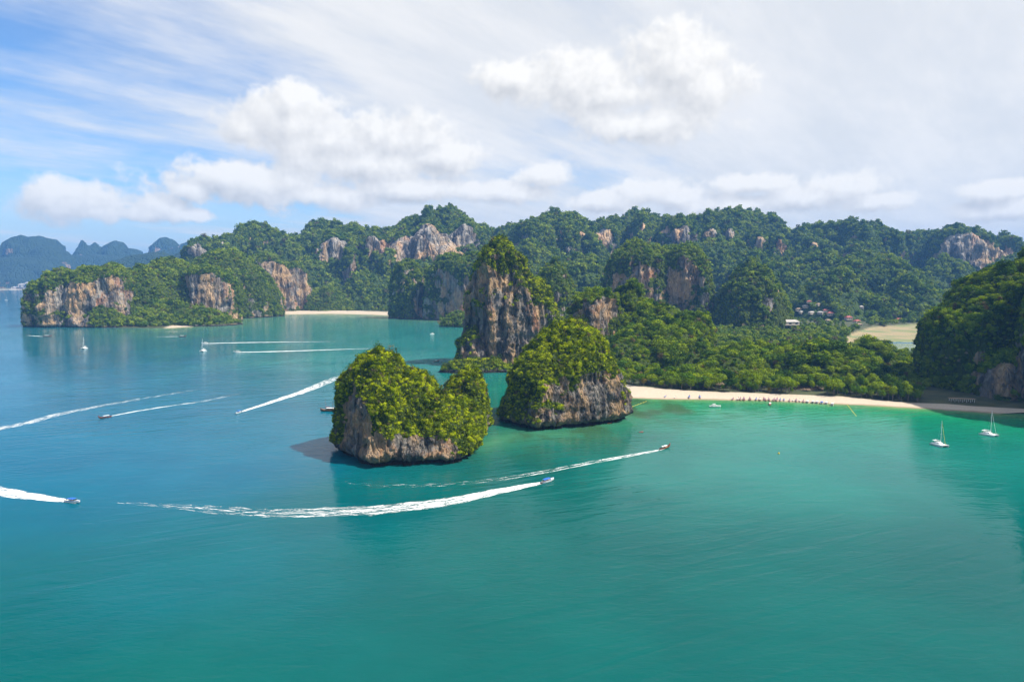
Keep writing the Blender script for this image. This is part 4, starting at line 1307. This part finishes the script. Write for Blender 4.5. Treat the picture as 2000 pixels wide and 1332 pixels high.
# ------------------------------------------------------------------ wakes
m, T = mat('wake_foam')
geo = T.n('ShaderNodeNewGeometry'); P_ = geo.outputs['Position']
de = T.n('ShaderNodeAttribute', attribute_name='foam'); uvn = T.n('ShaderNodeUVMap')
fn = T.noise(uvn.outputs[0], 1.0, 6.0, 0.65, 0.6, ((0.10, 0.75, 1.0),))
fb = T.noise(P_, 0.9, 4.0, 0.7)
fa = T.m('ADD', T.m('MULTIPLY', fn, 0.75), T.m('MULTIPLY', fb, 0.35))
al = T.step(T.m('ADD', T.m('MULTIPLY_ADD', T.m('SUBTRACT', fa, 0.55), 3.2, 0.55), de.outputs['Fac']), 0.92, 1.5, 0.0, 0.95)
d = T.n('ShaderNodeBsdfDiffuse'); d.inputs[0].default_value = (0.84, 0.86, 0.86, 1)
tr_ = T.n('ShaderNodeBsdfTransparent')
mx = T.n('ShaderNodeMixShader'); T.link(al, mx.inputs[0]); T.link(tr_.outputs[0], mx.inputs[1]); T.link(d.outputs[0], mx.inputs[2])
oo = T.n('ShaderNodeOutputMaterial'); T.link(mx.outputs[0], oo.inputs[0])
FOAM = m


def wake(pts, widths, dens_, label, two=0.0, seed=0):
    P = [ground(*p) for p in pts]
    # Catmull-Rom through the points
    Q = []
    for i in range(len(P) - 1):
        p0, p1, p2, p3 = P[max(i - 1, 0)], P[i], P[i + 1], P[min(i + 2, len(P) - 1)]
        n_ = max(2, int((p2 - p1).length / 3.0))
        for k in range(n_):
            t = k / n_
            Q.append(0.5 * ((2 * p1) + (p2 - p0) * t + (2 * p0 - 5 * p1 + 4 * p2 - p3) * t * t + (3 * p1 - p0 - 3 * p2 + p3) * t ** 3))
    Q.append(P[-1])
    N_ = len(Q); A = 13
    s_ = np.linspace(0, 1, N_)
    w = np.interp(s_, np.linspace(0, 1, len(widths)), widths)
    dn = np.interp(s_, np.linspace(0, 1, len(dens_)), dens_)
    V, UV, FO = [], [], []
    dist = 0
    jag = fbm(np.stack([np.arange(N_) / 4.0, np.full(N_, seed * 7.7), np.zeros(N_)], 1), 3)
    for i, p in enumerate(Q):
        t_ = (Q[min(i + 1, N_ - 1)] - Q[max(i - 1, 0)]).normalized()
        nrm = Vector((-t_.y, t_.x, 0))
        if i: dist += (p - Q[i - 1]).length
        for k in range(A):
            v = -1 + 2 * k / (A - 1)
            q_ = p + nrm * (v * w[i] * .5 * (1 + .18 * jag[i] * (1 if v > 0 else -1)))
            edge = 1 - abs(v) ** 3
            prof = (1 - two) + two * math.exp(-((abs(v) - .6) / .25) ** 2)
            hz = 0.03 + max(0, 0.55 * (1 - s_[i] * 6)) * edge * (0.6 + 0.4 * math.cos(v * 9)) * min(1, w[i] / 6)
            V.append((q_.x, q_.y, hz)); UV.append((dist, v * w[i] * .5))
            FO.append(dn[i] * (prof if two else 0.86 + 0.14 * math.cos(v * 2 * math.pi * 1.5)) - 0.5 * abs(v) ** 6)
    F = [(i * A + k, i * A + k + 1, (i + 1) * A + k + 1, (i + 1) * A + k) for i in range(N_ - 1) for k in range(A - 1)]
    o = mesh_obj('wake', V, F, FOAM, smooth=True)
    uvl = o.data.uv_layers.new(name='UVMap')
    for lp in o.data.loops: uvl.data[lp.index].uv = UV[lp.vertex_index]
    add_attr(o.data, 'foam', FO)
    tag(o, label, 'wake', 'boat wakes', 'stuff')
    return o


wake([(1076, 938), (1062, 942), (980, 958), (880, 978), (760, 993), (640, 1000), (540, 1001), (440, 997), (320, 987), (230, 981)], [2.5, 9, 13, 17, 18, 18, 16, 14, 8, 4],
     [1.0, .95, .85, .78, .66, .58, .5, .46, .42, .36], 'long curved white wake of the speedboat in front of the islets', seed=1)
wake([(1302, 873), (1288, 879), (1240, 888), (1160, 902), (1080, 918), (980, 935), (880, 945), (760, 948), (670, 941)], [2, 5, 7, 7, 8, 8, 9, 8, 5], [1, .9, .75, .62, .55, .48, .4, .34, .26],
     'thin double wake behind the longtail boat heading to the beach', two=.5, seed=2)
wake([(152, 982), (135, 979), (80, 972), (0, 960), (-90, 942)], [3, 9, 14, 18, 20], [1, 1, .9, .8, .7], 'broad white wake at the left edge', seed=3)
wake([(463, 808), (475, 803), (540, 782), (600, 762), (650, 741), (695, 726)], [3, 8, 13, 17, 17, 14], [1, .95, .85, .72, .6, .48], 'slanting wake left of the nearest islet', seed=4)
wake([(204, 816), (216, 813), (260, 804), (330, 793), (400, 783), (470, 768)], [2, 5, 6, 7, 7, 5], [.9, .8, .65, .55, .45, .34], 'thin wake of the low boat on the blue water', seed=5)
wake([(-60, 852), (0, 837), (60, 824), (120, 808), (240, 785), (390, 760)], [16, 15, 14, 12, 11, 9], [.6, .62, .6, .52, .44, .32], 'faded old wake crossing the left edge', seed=6)
wake([(398, 671), (404, 671), (460, 669.5), (560, 668), (660, 667)], [4, 14, 16, 16, 10], [1, .9, .75, .6, .4], 'upper straight wake across the bay', seed=7)
wake([(461, 688), (470, 688), (560, 686), (650, 683), (745, 680)], [4, 14, 15, 14, 8], [1, .9, .8, .65, .42], 'lower straight wake across the bay', seed=8)
wake([(354, 658), (345, 657.5), (300, 658)], [3, 9, 5], [.9, .8, .4], 'short wake below the wooded headland', seed=9)
wake([(90, 657.5), (78, 657), (50, 655)], [3, 9, 5], [.9, .8, .4], 'short wake off the tip of the far headland', seed=10)

# ------------------------------------------------------------------ houses, jetty, buoys
ROOF_R = plain('red_roof', (0.30, 0.075, 0.06), 0.8, 0.25)
ROOF_W = plain('pale_roof', (0.42, 0.39, 0.36), 0.7, 0.12)
ROOF_T = plain('thatch_roof', (0.30, 0.22, 0.15), 0.9, 0.25)
WALL_C = plain('cream_wall', (0.52, 0.46, 0.37), 0.8, 0.1)


def house(w, d, h, rh, roofm, wallm=WALL_C, name='house'):
    o = empty(name)
    MB().box((0, 0, h / 2 - .5), (w, d, h + 1)).build('wall', wallm, o)
    e = 0.9
    r = MB(); r.v = [(-w / 2 - e, -d / 2 - e, h), (w / 2 + e, -d / 2 - e, h), (w / 2 + e, d / 2 + e, h), (-w / 2 - e, d / 2 + e, h),
                     (-w / 2 + d * .4, 0, h + rh), (w / 2 - d * .4, 0, h + rh)]
    r.f = [(0, 1, 5, 4), (1, 2, 5), (2, 3, 4, 5), (3, 0, 4), (3, 2, 1, 0)]
    r.build('roof', roofm, o)
    for k in range(3):
        MB().box((-w / 3 + k * w / 3, -d / 2 - .01, h * .5), (w * .14, .12, h * .45)).build('window', GLASS, o)
    return o


HP = {}
HOUSES = [(1540, 634, 46, 16, 7, 5, ROOF_W, 'large pale-roofed building behind the wooded mound', None),
          (1580, 592, 12, 8, 5, 3.5, ROOF_R, 'red-roofed house highest on the slope, above the village', None),
          (1573, 601, 14, 9, 6, 3, ROOF_W, 'pale house just under the highest red roof', None), (1560, 607, 16, 10, 6, 3, ROOF_T, 'brown-roofed house on the left side of the village', None),
          (1598, 597, 13, 9, 5, 3, ROOF_T, 'brown-roofed house beside the highest red roof', None), (1585, 613, 20, 9, 5, 3, ROOF_W, 'long pale-roofed house in the middle of the village', None),
          (1602, 613, 14, 9, 5, 3, ROOF_W, 'smaller pale-roofed house in the middle of the village', None), (1565, 612, 12, 8, 5, 3, ROOF_W, 'leftmost pale-roofed house of the village', None),
          (1612, 609, 13, 8, 5, 3.5, ROOF_R, 'orange-red roof left of the dark red one', None), (1622, 616, 18, 12, 7, 5, ROOF_R, 'dark red-roofed house in the village middle', None),
          (1617, 629, 16, 9, 5, 3.5, ROOF_T, 'brown-roofed house at the near edge of the village', None), (1657, 624, 18, 12, 6, 5, ROOF_R, 'red-roofed hall nearer the mudflat, upper of a pair', None),
          (1673, 630, 22, 11, 5, 4, ROOF_R, 'red-roofed hall beside the mudflat, lower of a pair', None), (1678, 636, 12, 8, 4, 3, ROOF_T, 'small brown hut at the corner of the mudflat', None),
          (1755, 627, 16, 10, 5, 4, ROOF_R, 'lone red roof on the far edge of the mudflat', None), (1682, 602, 10, 8, 5, 3, ROOF_W, 'small pale hut on the slope above the mudflat', None),
          (1352, 731, 9, 7, 4, 3, ROOF_W, 'pale house deep in the bright wood behind the beach', None), (1407, 756, 9, 6, 3.5, 2.6, ROOF_T, 'brown hut near the sand under the trees', None),
          (1446, 757, 8, 6, 3.5, 3, ROOF_T, 'tall tan-roofed hut near the sand, right of another', None)]
bpy.context.view_layer.update()
SLOPES = [o_ for o_ in bpy.data.objects if o_.name.split('.')[0] in ('hill', 'ground')]


def hit(px, py):
    d_ = ray(px, py).normalized(); best = None
    for o_ in SLOPES:
        ok_, loc_, _, _ = o_.ray_cast(Vector((0, 0, CAM_H)), d_)
        if ok_ and (best is None or loc_.y < best.y): best = loc_.copy()
    return best if best else ground(px, py)


CLEAR = []
for px, py, w, d, h, rh, rm, lab, gr in HOUSES:
    g = hit(px, py)
    o = house(w, d, h, rh, rm)
    zb = g.z - .5; CLEAR.append((g.x, g.y, w))
    print('house', px, py, [round(c_) for c_ in g])
    o.location = (g.x, g.y, zb); o.rotation_euler = (0, 0, RS.normal() * .25)
    tag(o, lab, 'house')
# no trees grow through the houses or right in front of them
for o_ in bpy.data.objects:
    if o_.name.split('.')[0] == 'forest':
        me_ = o_.data; n_ = len(me_.vertices)
        c_ = np.empty(n_ * 3, np.float32); me_.vertices.foreach_get('co', c_); c_ = c_.reshape(-1, 3)
        sz_ = np.empty(n_, np.float32); me_.attributes['size'].data.foreach_get('value', sz_)
        for hx, hy, hw_ in CLEAR:
            r_ = np.array([-hx, -hy]) / math.hypot(hx, hy)
            t_ = np.clip((c_[:, :2] - (hx, hy)) @ r_, 0, 55 if hy > 1200 else 12)
            dd_ = np.linalg.norm(c_[:, :2] - (np.array([hx, hy]) + t_[:, None] * r_), axis=1)
            sz_ = np.where(dd_ < hw_ * .5 + 4, 0.02, sz_)
        me_.attributes['size'].data.foreach_set('value', sz_)
for i, (px, w) in enumerate([(573, 16), (590, 14), (605, 15), (623, 26), (640, 16), (652, 18), (676, 18), (684, 24), (694, 26), (700, 26), (708, 40), (712, 22), (717, 14)]):
    py = 606.5 - (3 if i in (8, 10) else 0) - .8 * RS.rand()
    g = ground(px, py)
    o = house(w, 12, 4.5, 4.5, ROOF_W if i > 1 else ROOF_T, name='beach_bungalow')
    o.location = (g.x, g.y, zland(g.x, g.y)); o.rotation_euler = (0, 0, RS.normal() * .15)
    tag(o, ORD[i] + ' bungalow counted from the left behind the far bay beach', 'bungalow', 'bungalows along the far bay')
for i, (px, py, w, h) in enumerate([(52, 543, 160, 26), (75, 545, 90, 22), (50, 556, 130, 34), (57, 553, 70, 40), (36, 562, 120, 12), (45, 562, 110, 12), (30, 548, 60, 14), (66, 551, 60, 20), (80, 555, 70, 18)]):
    g = at(px, py, 6850 + (900 if py < 550 else 0))
    o = house(w, 40, h, 12, ROOF_W, plain('town_wall', (0.66, 0.6, 0.52), .8) if i == 0 else bpy.data.materials['town_wall'], name='town_building')
    o.location = (g.x, g.y, max(g.z - h, 5)); tag(o, ['fifth', 'eighth', 'fourth', 'sixth', 'second', 'third', 'first', 'seventh', 'ninth'][i] + ' pale building from the left in the town on the distant shore', 'building', 'distant town')

# pavilion in the shade
o = empty('beach_pavilion'); g = ground(1878, 790); o.location = (g.x, g.y, zland(g.x, g.y)); o.rotation_euler = (0, 0, -.25)
MB().box((0, 0, 3.3), (24, 6, .25)).build('roof', ROOF_T, o)
for k in range(7):
    MB().box((-10.5 + k * 3.5, -2.6, 1.6), (.3, .3, 3.2)).build('post', WHITE_C, o)
    MB().box((-10.5 + k * 3.5, 2.6, 1.6), (.4, .4, 3.2)).build('post', WHITE, o)
tag(o, 'open pavilion with white posts in the headland shade behind the beach', 'pavilion')

# floating jetty across the inlet
o = empty('floating_jetty'); a, b_ = ground(1722, 669.5), ground(1840, 671)
JB = plain('blue_float', (0.08, 0.22, 0.42), .5)
nseg = 16
for k in range(nseg):
    p = a.lerp(b_, (k + .5) / nseg)
    s_ = MB().box((p.x, p.y, .45), ((b_ - a).length / nseg * .96, 5.0, .9)); s_.build('float', JB, o)
tag(o, 'blue floating jetty across the water in front of the mudflat', 'jetty')


def buoy_line(pts, label):
    o = empty('buoy_line')
    P = [ground(*p) for p in pts]
    MB().tube([(p.x, p.y, .05) for p in P], .09, 5).build('rope', YELLOW, o)
    tot = (P[-1] - P[0]).length; n_ = int(tot / 6)
    for k in range(n_ + 1):
        p = P[0].lerp(P[-1], k / n_)
        MB().tube([(p.x - .5, p.y, .1), (p.x, p.y, .1), (p.x + .5, p.y, .1)], [.15, .32, .15], 7).build('float', YELLOW, o)
    tag(o, label, 'buoy line')


buoy_line([(1655, 791), (1672, 812)], 'yellow swimming-area rope running out from the beach by the moored boats')
buoy_line([(1262, 784), (1214, 802)], 'yellow rope running out from the sand beside the rounded islet')


def kayak(name='kayak', col_=ORANGE):
    o = empty(name)
    st = [(-2.0, .04, .35, .2), (-1.2, .34, .28, -.1), (0, .42, .26, -.15), (1.2, .34, .28, -.1), (2.0, .04, .38, .22)]
    MB().loft(hull_rings(st), False, True).build('hull', col_, o, True)
    deck_sheet(st, 0).build('deck', col_, o)
    MB().tube([(.1, -1.1, .7), (.1, 1.1, .9)], .03, 5).build('paddle', DARK, o)
    return o


for (px, py, lab, c_) in [(1252, 844, 'red kayak on the greenish shallows, nearer us than the other', RED), (1190, 827, 'orange kayak close under the rounded islet', ORANGE)]:
    moor(kayak(col_=c_), px, py, (px + 8, py - 1), lab, 'kayak', None, 0, 0, 1.2)
o = empty('mooring_buoy'); MB().tube([(0, 0, -.3), (0, 0, .2), (0, 0, .8), (0, 0, 1.1)], [.3, .75, .6, .1], 10).build('float', YELLOW, o)
MB().tube([(0, 0, 1.0), (0, 0, 1.8)], .05, 6).build('staff', STEEL, o)
g = ground(1521, 886); o.location = g; tag(o, 'small yellow buoy alone on the pale open water', 'buoy')

# ------------------------------------------------------------------ haze
hb = MB().box((0, 0, 0), (2, 2, 2))
m, T = mat('haze_air')
pv = T.n('ShaderNodeVolumePrincipled')
pv.inputs['Color'].default_value = (0.17, 0.45, 1.0, 1)
pv.inputs['Density'].default_value = 0.000066
pv.inputs['Anisotropy'].default_value = 0.0
oo = T.n('ShaderNodeOutputMaterial'); T.link(pv.outputs[0], oo.inputs['Volume'])
HZ = hb.build('haze', m)
HZ.scale = (27500, 27500, 360); HZ.location = (0, 0, 330)
tag(HZ, kind='stuff')
